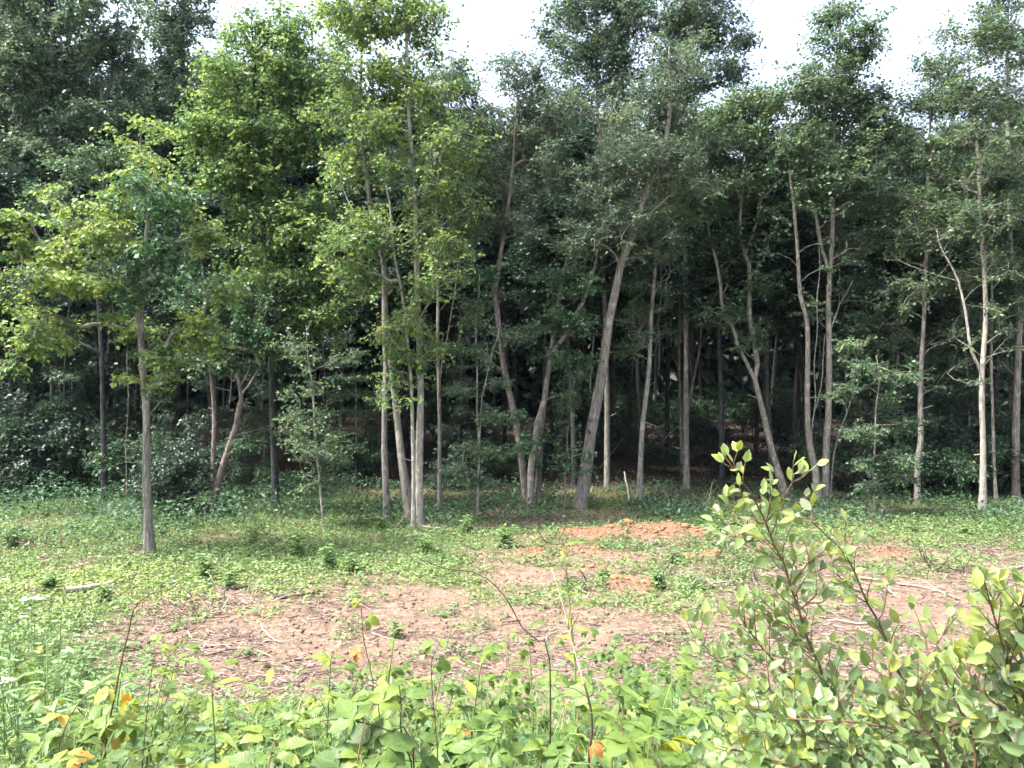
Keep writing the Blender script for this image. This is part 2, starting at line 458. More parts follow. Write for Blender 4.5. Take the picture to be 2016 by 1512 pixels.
# ------------------------------------------------------------------ the ground
def build_ground():
    xs = np.concatenate([[-400, -200, -110, -70, -50], np.arange(-40, -16, .8), np.arange(-16, 16.01, .13), np.arange(16.8, 41, .8), [50, 70, 110, 200, 400]])
    ys = np.concatenate([[-200, -60, -20, -8, -3], np.arange(-1, 6, .3), np.arange(6, 15.5, .085), np.arange(15.5, 24, .2), np.arange(24, 60, 1.0), [70, 90, 130, 220, 500]])
    X, Y = np.meshgrid(xs, ys)
    x, y = X.ravel(), Y.ravel()
    z = gz(x, y)
    V = np.stack([x, y, z], 1)
    ny, nx = X.shape
    i = (np.arange(ny - 1)[:, None] * nx + np.arange(nx - 1)[None, :]).ravel()
    F = np.stack([i, i + 1, i + nx + 1, i + nx], 1)
    so = soil(x, y); og = orange(x, y)
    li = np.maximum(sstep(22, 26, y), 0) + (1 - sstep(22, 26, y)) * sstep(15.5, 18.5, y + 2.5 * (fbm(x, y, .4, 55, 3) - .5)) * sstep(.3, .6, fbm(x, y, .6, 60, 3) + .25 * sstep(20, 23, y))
    m = new_mesh('ground', V, F, smooth=True, attrs={'soil': so, 'orange': og, 'litter': li})
    mt, n, l, out = _mat('ground')
    p = n.new('ShaderNodeBsdfPrincipled'); tc = n.new('ShaderNodeTexCoord')
    def att(a):
        q = n.new('ShaderNodeAttribute'); q.attribute_name = a; return q.outputs['Fac']
    def noise(s, d=6, r=.6):
        q = n.new('ShaderNodeTexNoise'); q.inputs['Scale'].default_value = s; q.inputs['Detail'].default_value = d
        q.inputs['Roughness'].default_value = r; l.new(tc.outputs['Object'], q.inputs['Vector']); return q.outputs[0]
    def mix(f, a, b):
        q = n.new('ShaderNodeMixRGB')
        for k, v in enumerate((f, a, b)):
            if isinstance(v, tuple): q.inputs[k].default_value = (*v, 1)
            else: l.new(v, q.inputs[k])
        return q.outputs[0]
    def ramp(f, s):
        q = _ramp(n, s); l.new(f, q.inputs[0]); return q.outputs[0]
    fine = noise(14, 8, .7); mid = noise(2.3, 6); big = noise(.5, 4)
    soilc = ramp(fine, [(.3, (.130, .090, .066)), (.5, (.255, .178, .130)), (.7, (.370, .275, .210))])
    blot = noise(5.5, 5)
    soilc = mix(ramp(blot, [(.48, (0, 0, 0)), (.66, (.6, .6, .6))]), soilc, (.105, .075, .062))
    soilc = mix(ramp(mid, [(.45, (0, 0, 0)), (.7, (.55, .55, .55))]), soilc, (.150, .104, .080))
    clay = ramp(fine, [(.3, (.130, .070, .044)), (.55, (.240, .138, .086)), (.75, (.33, .215, .145))])
    base = mix(att('orange'), soilc, clay)
    green = ramp(fine, [(.35, (.060, .072, .030)), (.6, (.120, .150, .050)), (.75, (.20, .22, .085))])
    inv = n.new('ShaderNodeMath'); inv.operation = 'SUBTRACT'; inv.inputs[0].default_value = 1.0
    l.new(att('soil'), inv.inputs[1])
    add = n.new('ShaderNodeMath'); add.operation = 'ADD'; l.new(inv.outputs[0], add.inputs[0])
    sub = n.new('ShaderNodeMath'); sub.operation = 'SUBTRACT'; l.new(mid, sub.inputs[0]); sub.inputs[1].default_value = .5
    l.new(sub.outputs[0], add.inputs[1])
    base = mix(ramp(add.outputs[0], [(.35, (0, 0, 0)), (.75, (.85, .85, .85))]), base, green)
    litc = ramp(fine, [(.3, (.028, .020, .016)), (.5, (.060, .043, .034)), (.72, (.12, .088, .07))])  # litter browns lowered to deepen the shade on the wood's floor
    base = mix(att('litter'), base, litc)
    l.new(base, p.inputs['Base Color']); p.inputs['Roughness'].default_value = .95
    p.inputs['Specular IOR Level'].default_value = .15
    b = n.new('ShaderNodeBump'); b.inputs['Strength'].default_value = 1.0; b.inputs['Distance'].default_value = .09
    l.new(fine, b.inputs['Height']); l.new(b.outputs[0], p.inputs['Normal'])
    l.new(p.outputs[0], out.inputs['Surface'])
    g = obj('ground', m, mt)
    return tag(g, 'ground of the clearing with red clay soil, debris and leaf litter', None, None, 'structure')
build_ground()

# ------------------------------------------------------------------ trees
UP = np.array([0, 0, 1.0])

def lobe_points(lobes, Y, rng):
    out = []
    for lb in lobes:
        px, py, rx, ry, dy, rd, n = lb; rx, ry = rx * .86, ry * .86
        c = at(px, py, Y + dy); k = (Y + dy) / FPX
        m = max(2, n // 6)
        d = norm(rng.normal(size=(m, 3))); r = rng.random((m, 1)) ** .42
        sub = d * r * np.array([rx * k, rd, ry * k])
        q = sub[rng.integers(0, m, n)] + rng.normal(size=(n, 3)) * np.array([.25, .25, .13]) * min(1.0, 2.4 * ry * k)
        out.append(c + q)
    return np.vstack(out)

def sprays(C, Dc, rng, leaf, twigs=(5, 9), per=8, tw_len=.42, flat=.5, droop=.0, lift=0.0):
    """leafy twigs round each branch tip: twig segments plus leaf frames"""
    A = []; B = []; cid = []
    for i in range(len(C)):
        k = rng.integers(*twigs)
        v = rng.normal(size=(k, 3)); v[:, 2] *= flat
        v = norm(v) + Dc[i] * .55 + UP * (lift - droop)
        v = norm(v) * (tw_len * (.55 + .8 * rng.random((k, 1))))
        A.append(np.repeat(C[i][None], k, 0) + rng.normal(size=(k, 3)) * .04); B.append(A[-1] + v); cid += [i] * k
    A = np.vstack(A); B = np.vstack(B); cid = np.array(cid)
    n = len(A)
    t = (np.arange(per)[None, :] + .35 + .6 * rng.random((n, per))) / per
    P = A[:, None, :] + (B - A)[:, None, :] * t[..., None]
    tw = norm(B - A)[:, None, :]
    side = norm(np.cross(tw, UP + .2 * rng.normal(size=(n, 1, 3)))) * np.where(np.arange(per) % 2 == 0, 1, -1)[None, :, None]
    D = tw * .55 + side + rng.normal(size=(n, per, 3)) * .45 - UP * (.28 + droop)
    N = UP + rng.normal(size=(n, per, 3)) * .5
    P = P.reshape(-1, 3) + rng.normal(size=(n * per, 3)) * .03
    L = leaf * (.6 + .7 * rng.random(n * per))
    ids = np.repeat(cid, per)
    return A, B, P, D.reshape(-1, 3), N.reshape(-1, 3), L, ids, cid

def grow(nodes, radii, C, rng, up_pen=1.6, tip_r=.006, sag=.06):
    """joins every branch tip in C to the nearest wood below it; returns limb segments and tip directions"""
    nmax = len(nodes) + len(C) * 3 + 5
    N = np.zeros((nmax, 3)); par = np.full(nmax, -1); cnt = np.zeros(nmax)
    ns = len(nodes); N[:ns] = nodes; k = ns
    d0 = np.array([np.min(np.linalg.norm(nodes - c, axis=1)) for c in C])
    org = np.zeros(nmax, int); org[:ns] = np.arange(ns)
    tips = np.zeros(len(C), int); dirs = np.zeros((len(C), 3))
    for i in np.argsort(d0):
        c = C[i]; v = c - N[:k]; h = np.hypot(v[:, 0], v[:, 1]); dist = np.sqrt((v ** 2).sum(1))
        cost = dist + up_pen * np.maximum(0, .55 * h - v[:, 2]) * .6
        j = int(np.argmin(cost)); a = N[j].copy(); L = dist[j]
        side = rng.normal(size=3) * .07 * L
        prev = j
        for t in (.36, .70, 1.0):
            q = a + (c - a) * t + side * math.sin(t * math.pi) + UP * (sag * L * math.sin(t * math.pi))
            N[k] = q; par[k] = prev; org[k] = org[prev]; prev = k; k += 1
        tips[i] = prev; cnt[prev] += 1
        dirs[i] = c - N[par[prev]]
    for q in range(k - 1, ns - 1, -1):
        if par[q] >= 0: cnt[par[q]] += cnt[q]
    idx = np.arange(ns, k); pa = par[idx]
    rb = tip_r * np.sqrt(np.maximum(cnt[idx], 1)); ra = tip_r * np.sqrt(np.maximum(cnt[pa], 1)) * 1.02
    stem = pa < ns
    ra = np.where(stem, np.minimum(rb * 1.35, radii[np.minimum(pa, ns - 1)] * .8), ra)
    return N[pa], N[idx], ra, rb, norm(dirs), org[idx], org[tips]

def crown_tint(ids, n, rng, spread=.20, bias=.45):
    cl = rng.normal(size=n) * spread * .8
    return np.clip(bias + cl[ids] + rng.normal(size=len(ids)) * spread, 0, 1)

def wood_mesh(name, stems, seg, extra=None):
    """one stem (tube) with its limbs and twigs as one piece of wood"""
    V, F = [], []; off = 0
    for v, f, top in stems:
        V.append(v); F += [f + off, top + off]; off += len(v)
    for A, B, ra, rb, s in seg:
        if len(A) == 0: continue
        v, f = frusta(A, B, ra, rb, s); V.append(v); F.append(f + off); off += len(v)
    V = np.vstack(V); F = np.vstack(F)
    return new_mesh(name, V, F, smooth=True)

def tree(name, label, Y, stems, lobes, leaf='leaf_mid', bark='bark_grey', leaf_len=.11, group=None, vine=None,
         twigs=(5, 9), per=8, tw_len=.42, flat=.5, droop=0., lift=0., bias=.45, spread=.2, sides=12, flare=1.0, seed=1,
         dens=1.0, up_pen=1.6, cat='tree', tip_r=.006, base_world=None, crown_name='crown', low=None, stubs=4):
    """stems: list of dict(p=[(px,py[,dy])...], w=(px width at base, px width at top), d=depth offset, bark=...)"""
    rng = np.random.default_rng(seed)
    if base_world is None:
        b0 = at(stems[0]['p'][0][0], stems[0]['p'][0][1], Y)
        base = np.array([b0[0], Y, float(gz(b0[0], Y))])
    else:
        base = np.array(base_world, float)
    root = thing(name, label, cat, base, group)
    nodes, rads, owner = [], [], []
    tubes = []; axes = []
    for si, s in enumerate(stems):
        d = s.get('d', 0.0); n = len(s['p'])
        P = np.array([at(q[0], q[1], Y + (q[2] if len(q) > 2 else d)) for q in s['p']])
        if s.get('ground', True):
            P[0, 2] = gz(P[0, 0], P[0, 1]) - .12
        P = catmull(P, .28) - base
        # small natural wander
        tt = np.linspace(0, 1, len(P))
        P[:, 0] += .015 * np.sin(tt * 17 + si + seed) * tt * 2; P[:, 1] += .10 * np.sin(tt * 6 + si * 2 + seed) * tt
        k = Y / FPX * .5
        R = (s['w'][0] + (s['w'][1] - s['w'][0]) * tt ** .85) * k
        R[-3:] *= np.array([.8, .6, .4])[-len(R[-3:]):]
        v, f, top = tube(P, R, s.get('sides', sides), .10, seed + si * 7, s.get('flare', flare if s.get('ground', True) else 0), .5)
        tubes.append((v, f, top, s.get('bark', bark)))
        axes.append((P, R)); lo = s.get('from', .25)
        keep = tt >= lo
        nodes.append(P[keep]); rads.append(R[keep]); owner += [si] * int(keep.sum())
    nodes = np.vstack(nodes); rads = np.concatenate(rads); owner = np.array(owner)
    C = (lobe_points(lobes, Y, rng) if lobes else np.zeros((0, 3))) - base if lobes else np.zeros((0, 3))
    segs = {i: [] for i in range(len(stems))}
    if low:                                   # sprays that spring straight from the stems, low down
        zlo, zhi, nl, reach = low
        cand = np.where((nodes[:, 2] + base[2] > zlo) & (nodes[:, 2] + base[2] < zhi))[0]
        if len(cand):
            q = nodes[rng.choice(cand, nl)] + rng.normal(size=(nl, 3)) * np.array([reach, reach, .12]) - UP * .05
            C = np.vstack([C, q])
    if len(C):
        if dens != 1.0: C = C[rng.random(len(C)) < dens]
        C = C[C[:, 2] + base[2] > .25]
        A, B, ra, rb, Dc, so_, to_ = grow(nodes, rads, C, rng, up_pen, tip_r)
        tA, tB, P, D, N, L, ids, tid = sprays(C, Dc, rng, leaf_len * .88, twigs, per + 1, tw_len, flat, droop, lift)
        V, F = leaf_faces(P, D, N, L, L * (.62 + .2 * rng.random(len(L))))
        tint = np.repeat(crown_tint(ids, len(C), rng, spread, bias), 2)
        # limbs belong to the stem they spring from: nearest stem node
        own = owner[so_]
        for i in range(len(stems)):
            mk = own == i
            segs[i].append((A[mk], B[mk], ra[mk], rb[mk], 5))
        far = rng.random(len(tA)) < .8
        to = owner[to_][tid]
        for i in range(len(stems)):
            mk = (to == i) & far
            segs[i].append((tA[mk], tB[mk], np.full(mk.sum(), .0045), np.full(mk.sum(), .002), 3))
    if stubs:
        for i, (P_, R_) in enumerate(axes):
            if len(P_) < 14: continue
            js = rng.integers(4, len(P_) - 4, stubs); d = norm(rng.normal(size=(stubs, 3)) * [1, 1, .3] + UP * .4)
            A_ = P_[js]; Ls = rng.uniform(.08, .5, stubs)[:, None] + R_[js][:, None]
            segs[i].append((A_, A_ + d * Ls, R_[js] * .3, R_[js] * .12 + .003, 5))
    for i, (v, f, top, bk) in enumerate(tubes):
        obj('trunk', wood_mesh('trunk', [(v, f, top)], segs[i]), M[bk], root)
    if len(C):
        obj(crown_name, new_mesh(crown_name, V, F, tint=tint), M[leaf], root)
    if vine:
        vp = lobe_points(vine, Y, rng) - base
        A_, B_, P, D, N, L, ids, _t = sprays(vp, norm(rng.normal(size=(len(vp), 3)) - UP * .5), rng, .085, (4, 7), 7, .24, .9, .3)
        V, F = leaf_faces(P, D, N, L, L * .85)
        cv = obj('creeper', new_mesh('creeper', V, F, tint=np.repeat(crown_tint(ids, len(vp), rng, .18, .5), 2)), M['leaf_vine'], root)
    return root

def S(p, w0, w1, **k):
    return dict(p=p, w=(w0, w1), **k)

# ------------------------------------------------------------------ the trees along the edge of the wood (left to right)
tree('maple_tree', 'slim near maple standing foremost in the grass at left, bright yellow-green drooping leaves', 13.7,
     [S([(294, 1090), (290, 960), (289, 860), (289, 790), (285, 720), (280, 660), (279, 580), (284, 480), (296, 390), (300, 320)], 19, 7),
      S([(283, 700), (274, 662), (264, 594), (258, 560)], 8, 4, ground=False, bark='bark_pale', **{'from': .9})],
     [(190, 400, 60, 40, -.2, .7, 26), (215, 470, 80, 40, -.2, .8, 34), (110, 500, 90, 30, -.3, .7, 34), (60, 446, 60, 14, -.4, .3, 16), (10, 440, 30, 12, -.4, .2, 7), (150, 560, 110, 40, -.3, .8, 40),
      (80, 545, 60, 26, -.5, .5, 16), (390, 480, 70, 30, .1, .7, 16), (350, 645, 80, 22, -.3, .6, 26), (410, 580, 60, 20, .0, .6, 14), (80, 620, 46, 40, -.2, .5, 18), (90, 672, 60, 10, -.4, .4, 14), (40, 712, 34, 10, -.4, .2, 9),
      (320, 705, 60, 20, -.4, .4, 18), (400, 665, 40, 20, -.4, .4, 12), (285, 335, 50, 40, .2, .6, 18), (225, 275, 40, 24, .3, .5, 10), (350, 400, 50, 24, .2, .6, 10), (300, 262, 20, 50, .1, .3, 10), (215, 640, 60, 30, 0, .6, 14), (150, 640, 40, 40, .2, .5, 12)],
     'leaf_sun', 'bark_grey', .105, seed=21, droop=.16, flat=.22, bias=.80, spread=.2, tw_len=.31, dens=.66, twigs=(4, 7), low=(2.7, 4.2, 14, .28),
     vine=[(320, 390, 40, 60, -.7, .4, 26), (300, 480, 60, 50, -.6, .4, 24), (260, 560, 40, 40, -.5, .3, 12), (370, 540, 36, 50, -.5, .3, 12)])

tree('ash_tree', 'dull green tree behind the near maple, in front of the huge corner oak', 19.5,
     [S([(205, 990), (204, 860), (200, 700), (196, 520), (204, 380), (210, 260)], 12, 4, bark='bark_dark')],
     [(150, 330, 90, 50, 0, 1.0, 34), (250, 290, 60, 40, 0, .9, 22), (90, 420, 80, 50, 0, 1.0, 32), (260, 420, 90, 60, 0, 1.0, 36), (150, 520, 110, 50, 0, 1.1, 40), (40, 560, 70, 50, 0, .9, 26), (280, 560, 80, 50, .2, .9, 28), (110, 640, 80, 30, 0, .9, 20), (330, 500, 60, 60, .3, .9, 20)],
     'leaf_mid', 'bark_dark', .105, dens=.5, seed=20, bias=.42, droop=.15)

tree('maple_tree', 'spreading yellow-green maple between the thin near maple and the four-stemmed clump', 18.5,
     [S([(545, 1012), (540, 900), (536, 780), (530, 640), (520, 480), (505, 300), (500, 160), (492, 40)], 14, 5)],
     [(500, 70, 60, 75, .2, .9, 40), (480, 190, 80, 70, .1, 1.2, 60), (570, 160, 90, 80, .0, 1.2, 70), (420, 270, 80, 70, -.1, 1.1, 56),
      (540, 300, 110, 80, -.2, 1.3, 90), (470, 400, 110, 70, -.2, 1.3, 80), (590, 430, 90, 70, -.3, 1.1, 60), (640, 270, 60, 90, 0, 1.1, 50),
      (520, 520, 100, 50, -.3, 1.1, 46), (600, 60, 50, 60, .3, .8, 26), (430, 170, 40, 50, .3, .7, 18), (610, 560, 75, 50, -.6, .8, 46), (630, 630, 60, 50, -.7, .7, 36)],
     'leaf_sun', 'bark_dark', .115, low=(3.2, 7, 16, .6), dens=.85, seed=22, bias=.60, spread=.19, droop=.15)

tree('maple_tree', 'clump of four pale stems with a tall crown, standing forward left of centre', 16.3,
     [S([(826, 1039), (825, 907), (828, 768), (825, 629), (820, 525), (816, 430), (811, 340), (807, 240), (803, 140), (798, 30), (795, -70)], 17, 5, bark='bark_pale', flare=1.0),
      S([(810, 1036), (791, 907), (779, 803), (771, 716), (759, 660), (754, 525), (732, 430), (724, 340), (709, 230), (711, 110), (715, 10)], 18, 4, d=.25),
      S([(814, 1036), (813, 837), (809, 740), (803, 690), (794, 594), (781, 520), (775, 486), (767, 399), (743, 312), (727, 240), (702, 165)], 9, 3, d=-.2, bark='bark_pale'),
      S([(762, 1026), (757, 860), (757, 768), (759, 719), (756, 620), (752, 520), (748, 400)], 15, 6, d=.6)],
     [(790, 20, 70, 70, 0, 1.0, 60), (720, 60, 60, 70, .1, 1.0, 46), (650, 40, 50, 60, .3, .9, 30), (840, 60, 26, 60, .2, .6, 14), (780, 150, 70, 70, 0, 1.0, 56),
      (690, 180, 60, 70, .1, .9, 36), (840, 190, 40, 60, .0, .7, 24), (740, 270, 90, 60, -.1, 1.0, 46), (860, 290, 60, 50, -.3, .8, 28), (680, 330, 60, 60, -.2, .8, 26),
      (830, 380, 60, 60, -.3, .7, 24), (720, 470, 70, 60, -.5, .8, 44), (690, 520, 60, 40, -.6, .6, 30), (860, 480, 55, 45, -.4, .6, 26), (850, 570, 40, 40, -.3, .5, 14),
      (790, 640, 20, 50, -.4, .3, 14), (780, 690, 26, 16, -.5, .3, 9), (830, 700, 22, 60, -.3, .3, 14), (900, 390, 40, 26, -.2, .5, 10)],
     'leaf_sun', 'bark_grey', .10, low=(2.6, 8, 46, .32), dens=.85, seed=23, bias=.68, spread=.22, droop=.12, twigs=(4, 8))

tree('ash_tree', 'straight slim grey trunk standing just right of the four-stemmed clump', 18.0,
     [S([(865, 1011), (865, 837), (863, 699), (860, 525), (860, 440), (865, 340), (880, 220), (892, 140)], 9, 3)],
     [(890, 190, 50, 70, .5, 1.0, 46), (920, 260, 60, 60, .5, 1.0, 46), (870, 330, 60, 60, .4, .9, 40), (930, 340, 50, 50, .5, .9, 30), (880, 440, 50, 40, .2, .7, 20), (890, 140, 26, 26, .5, .5, 12)],
     'leaf_mid', 'bark_grey', .09, low=(3.5, 8, 14, .35), seed=24, bias=.5)

tree('cottonwood_tree', 'three-stemmed tree with red-brown base, its leaning stems wrapped in creeper', 18.6,
     [S([(1040, 1001), (1033, 955), (1025, 890), (1014, 820), (1004, 775), (993, 726), (985, 674), (978, 612), (973, 570), (982, 530), (990, 480), (1000, 417), (1006, 340), (1012, 270), (1020, 190)], 17, 4, bark='bark_brown'),
      S([(1045, 1001), (1045, 942), (1052, 872), (1057, 831), (1070, 790), (1078, 740), (1086, 700), (1111, 664), (1124, 632), (1143, 600), (1158, 565), (1172, 525), (1185, 470)], 16, 5, d=-.15, bark='bark_grey'),
      S([(1054, 1001), (1060, 955), (1064, 872), (1071, 800), (1080, 720), (1098, 610), (1115, 517), (1143, 434), (1163, 375), (1187, 320), (1180, 240)], 14, 4, d=.25, bark='bark_brown')],
     [(1040, 170, 60, 45, .4, 1.0, 50), (1000, 250, 60, 60, .4, 1.0, 54), (1080, 240, 60, 60, .4, 1.0, 50), (1030, 340, 80, 60, .4, 1.1, 60), (960, 360, 50, 60, .3, .9, 36),
      (1100, 360, 60, 60, .3, .9, 36), (1000, 440, 60, 40, .2, .8, 26), (1000, 660, 40, 26, -.3, .5, 14), (1010, 150, 30, 24, .4, .5, 10), (1180, 400, 50, 50, 0, .7, 20)],
     'leaf_grey', 'bark_grey', .085, low=(3.2, 8, 30, .45), seed=25, bias=.42, spread=.2, flare=.35,
     vine=[(1120, 560, 45, 50, -.4, .4, 30), (1090, 640, 45, 40, -.4, .4, 26), (1110, 720, 40, 40, -.4, .4, 22), (1150, 620, 28, 26, -.4, .3, 10), (1046, 900, 12, 50, -.3, .15, 12), (960, 545, 26, 12, -.3, .3, 8)])

tree('cottonwood_tree', 'thick grey trunk leaning right, forking high beside the creeper-wrapped tree', 18.6,
     [S([(1140, 1002), (1153, 924), (1163, 855), (1177, 785), (1188, 716), (1196, 646), (1209, 584), (1222, 525), (1235, 490), (1251, 447), (1264, 399), (1288, 340), (1306, 285), (1318, 220), (1322, 150), (1320, 90)], 27, 6, flare=.6),
      S([(1249, 452), (1272, 428), (1299, 403), (1327, 375), (1345, 340)], 8, 3, ground=False, d=.0, **{'from': .5})],
     [(1320, 120, 50, 50, .2, .9, 36), (1290, 200, 70, 60, .1, 1.0, 56), (1230, 250, 60, 60, .1, 1.0, 46), (1330, 280, 60, 60, .0, 1.0, 46), (1260, 330, 80, 60, -.1, 1.0, 60),
      (1200, 360, 60, 60, -.1, .9, 44), (1340, 370, 50, 40, -.1, .8, 22), (1210, 440, 60, 40, -.2, .7, 30), (1160, 470, 60, 40, -.3, .7, 26), (1285, 470, 50, 40, .1, .7, 18)],
     'leaf_grey', 'bark_grey', .085, low=(6, 9, 12, .5), dens=.9, seed=26, bias=.47, spread=.2, vine=[(1149, 905, 12, 34, -.4, .15, 8)])

tree('ash_tree', 'slim bent grey trunk right of the thick leaning trunk', 19.5,
     [S([(1257, 990), (1262, 900), (1266, 830), (1270, 790), (1276, 733), (1281, 664), (1284, 594), (1288, 530), (1292, 450), (1300, 330)], 12, 4),
      S([(1284, 594), (1298, 560), (1312, 530)], 4, 2, ground=False, **{'from': .8})],
     [(1310, 430, 60, 40, .4, .8, 26), (1300, 500, 50, 30, .2, .6, 20), (1270, 560, 40, 24, .1, .5, 10), (1310, 330, 50, 50, .6, .8, 26), (1258, 620, 40, 30, .4, .5, 14), (1250, 680, 26, 24, .3, .4, 7)],
     'leaf_mid', 'bark_grey', .10, low=(3.5, 8, 16, .4), seed=27, bias=.32)

tree('poplar_tree', 'tall airy tree with upswept branches rising above the creeper-wrapped tree', 22.0,
     [S([(1195, 985), (1195, 800), (1190, 600), (1183, 420), (1178, 260), (1176, 120), (1172, -40)], 12, 4),
      S([(1183, 380), (1215, 240), (1232, 110), (1240, 0)], 6, 3, ground=False)],
     [(1180, 30, 60, 60, 0, 1.2, 60), (1110, 40, 40, 26, 0, .7, 20), (1240, 60, 45, 60, 0, 1.0, 44), (1130, 110, 55, 40, 0, 1.0, 34), (1200, 130, 70, 60, 0, 1.2, 60), (1150, 190, 60, 50, 0, 1.0, 40),
      (1240, 190, 60, 50, 0, 1.0, 40), (1190, 270, 80, 60, 0, 1.1, 46), (1270, 60, 20, 30, 0, .5, 8), (1100, 75, 30, 14, 0, .4, 8)],
     'leaf_grey', 'bark_grey', .11, seed=28, bias=.42, lift=.5, flat=.8, tw_len=.55)

tree('poplar_tree', 'tall tree whose ragged right-hand boughs reach out against the white sky', 22.5,
     [S([(1352, 980), (1350, 800), (1350, 600), (1352, 400), (1352, 240), (1348, 90), (1345, -60)], 12, 4)],
     [(1345, 30, 45, 50, 0, 1.1, 46), (1400, 70, 50, 40, 0, .9, 36), (1450, 95, 28, 16, 0, .5, 14), (1440, 140, 26, 16, 0, .4, 10), (1340, 120, 60, 50, 0, 1.1, 50), (1400, 150, 40, 30, 0, .8, 22), (1350, 200, 60, 50, 0, 1.1, 46), (1370, 30, 40, 30, 0, .8, 20), (1390, 0, 30, 30, 0, .6, 14), (1350, 280, 60, 50, 0, 1.0, 40)],
     'leaf_grey', 'bark_grey', .11, seed=29, bias=.42, lift=.3, flat=.7, tw_len=.5)

tree('ash_tree', 'leaning trunk forking low into two thin curved leaders, behind the near shrub tip', 20.2,
     [S([(1554, 984), (1524, 900), (1510, 848), (1496, 785), (1487, 745), (1493, 715), (1486, 674), (1476, 622), (1476, 560), (1475, 520), (1465, 496), (1458, 451), (1462, 382), (1466, 300), (1450, 220)], 14, 4),
      S([(1488, 752), (1472, 719), (1451, 674), (1443, 643), (1424, 608), (1417, 560), (1406, 503), (1396, 460), (1386, 400), (1388, 330)], 8, 3, ground=False),
      S([(1467, 500), (1484, 455), (1493, 410), (1497, 330)], 5, 3, ground=False)],
     [(1450, 220, 60, 40, .1, 1.0, 50), (1400, 260, 50, 50, .2, .9, 40), (1500, 240, 55, 50, .1, 1.0, 46), (1450, 310, 90, 50, 0, 1.1, 70), (1390, 370, 50, 50, -.1, .8, 36), (1520, 320, 50, 50, .1, .9, 36),
      (1370, 420, 50, 30, -.1, .7, 20), (1460, 390, 70, 40, .1, .9, 34), (1470, 580, 40, 50, .1, .5, 14), (1490, 660, 30, 30, .1, .4, 8), (1440, 640, 24, 26, 0, .3, 6), (1530, 415, 26, 10, -.2, .4, 8)],
     'leaf_mid', 'bark_grey', .115, low=(4, 8.5, 26, .5), dens=.9, seed=30, bias=.46, vine=[(1390, 400, 40, 30, -.2, .5, 14)])

tree('ash_tree', 'tallest pointed crown on two close straight trunks, right of centre', 19.7,
     [S([(1624, 986), (1627, 872), (1632, 803), (1634, 664), (1632, 594), (1636, 510), (1639, 440), (1640, 347), (1642, 230), (1648, 120), (1655, 10)], 15, 4),
      S([(1613, 986), (1605, 924), (1594, 872), (1590, 803), (1589, 699), (1586, 629), (1575, 584), (1570, 500), (1562, 420), (1556, 330), (1562, 250)], 14, 4, d=-.2),
      S([(1634, 545), (1618, 486), (1601, 410), (1574, 340), (1564, 270)], 7, 3, ground=False),
      S([(1634, 650), (1655, 600), (1676, 550)], 4, 2, ground=False)],
     [(1655, 40, 28, 40, 0, .6, 26), (1650, 100, 50, 40, 0, .9, 40), (1680, 120, 40, 24, 0, .7, 16), (1640, 170, 80, 45, 0, 1.1, 66), (1580, 190, 45, 40, 0, .9, 30), (1700, 190, 40, 45, .1, .8, 26), (1640, 240, 100, 45, 0, 1.2, 80),
      (1570, 290, 60, 45, -.2, 1.0, 44), (1660, 310, 90, 50, -.1, 1.2, 70), (1730, 280, 40, 60, .2, .8, 24), (1620, 380, 80, 40, -.2, 1.0, 44), (1700, 390, 60, 50, 0, .9, 36), (1690, 470, 60, 40, .1, .8, 26), (1600, 90, 20, 20, .2, .4, 6)],
     'leaf_mid', 'bark_grey', .10, low=(4.5, 8.5, 26, .55), dens=.9, seed=31, bias=.42, vine=[(1690, 290, 60, 30, -.5, .6, 18), (1640, 330, 60, 30, -.5, .6, 14)])

tree('ash_tree', 'straight slender trunk with leafy side sprays, halfway between pointed tree and right edge', 19.2,
     [S([(1807, 995), (1806, 907), (1813, 872), (1814, 733), (1818, 629), (1821, 525), (1825, 470), (1823, 347), (1830, 220), (1835, 110)], 12, 3)],
     [(1835, 130, 45, 50, 0, .9, 30), (1800, 190, 30, 40, 0, .7, 16), (1850, 220, 60, 50, 0, 1.0, 40), (1790, 290, 50, 50, 0, .9, 34), (1850, 320, 60, 50, 0, 1.0, 44), (1810, 400, 60, 50, 0, .9, 40), (1830, 480, 60, 40, -.1, .8, 34), (1870, 540, 36, 40, 0, .6, 16), (1790, 560, 36, 40, 0, .6, 18), (1840, 420, 40, 40, -.4, .5, 16)],
     'leaf_mid', 'bark_grey', .085, low=(3, 8, 34, .5), dens=.9, seed=32, bias=.45, lift=.2)

tree('ash_tree', 'pale trunk near the right edge with a thin leader curving off to the left', 18.1,
     [S([(1934, 1008), (1936, 872), (1932, 768), (1932, 726), (1938, 629), (1936, 525), (1931, 480), (1925, 417), (1925, 330), (1920, 220), (1912, 110)], 13, 4, bark='bark_pale'),
      S([(1932, 735), (1913, 692), (1903, 646), (1899, 594), (1889, 553), (1861, 496), (1842, 451)], 6, 3, ground=False, bark='bark_pale'),
      S([(1926, 360), (1941, 278), (1950, 200)], 6, 3, ground=False, bark='bark_pale')],
     [(1905, 110, 50, 60, .1, .9, 34), (1880, 180, 50, 40, .1, .8, 26), (1940, 200, 50, 50, .1, .9, 34), (1900, 270, 60, 50, .1, .9, 36), (1960, 300, 50, 50, .1, .8, 30), (1900, 350, 50, 40, .2, .8, 26), (1970, 420, 40, 50, .3, .7, 22), (1870, 430, 40, 40, .2, .6, 16), (1960, 520, 40, 40, .3, .6, 16), (1870, 70, 20, 24, .1, .4, 8)],
     'leaf_mid', 'bark_pale', .085, low=(3.5, 8, 26, .5), dens=.9, seed=33, bias=.46, lift=.25)

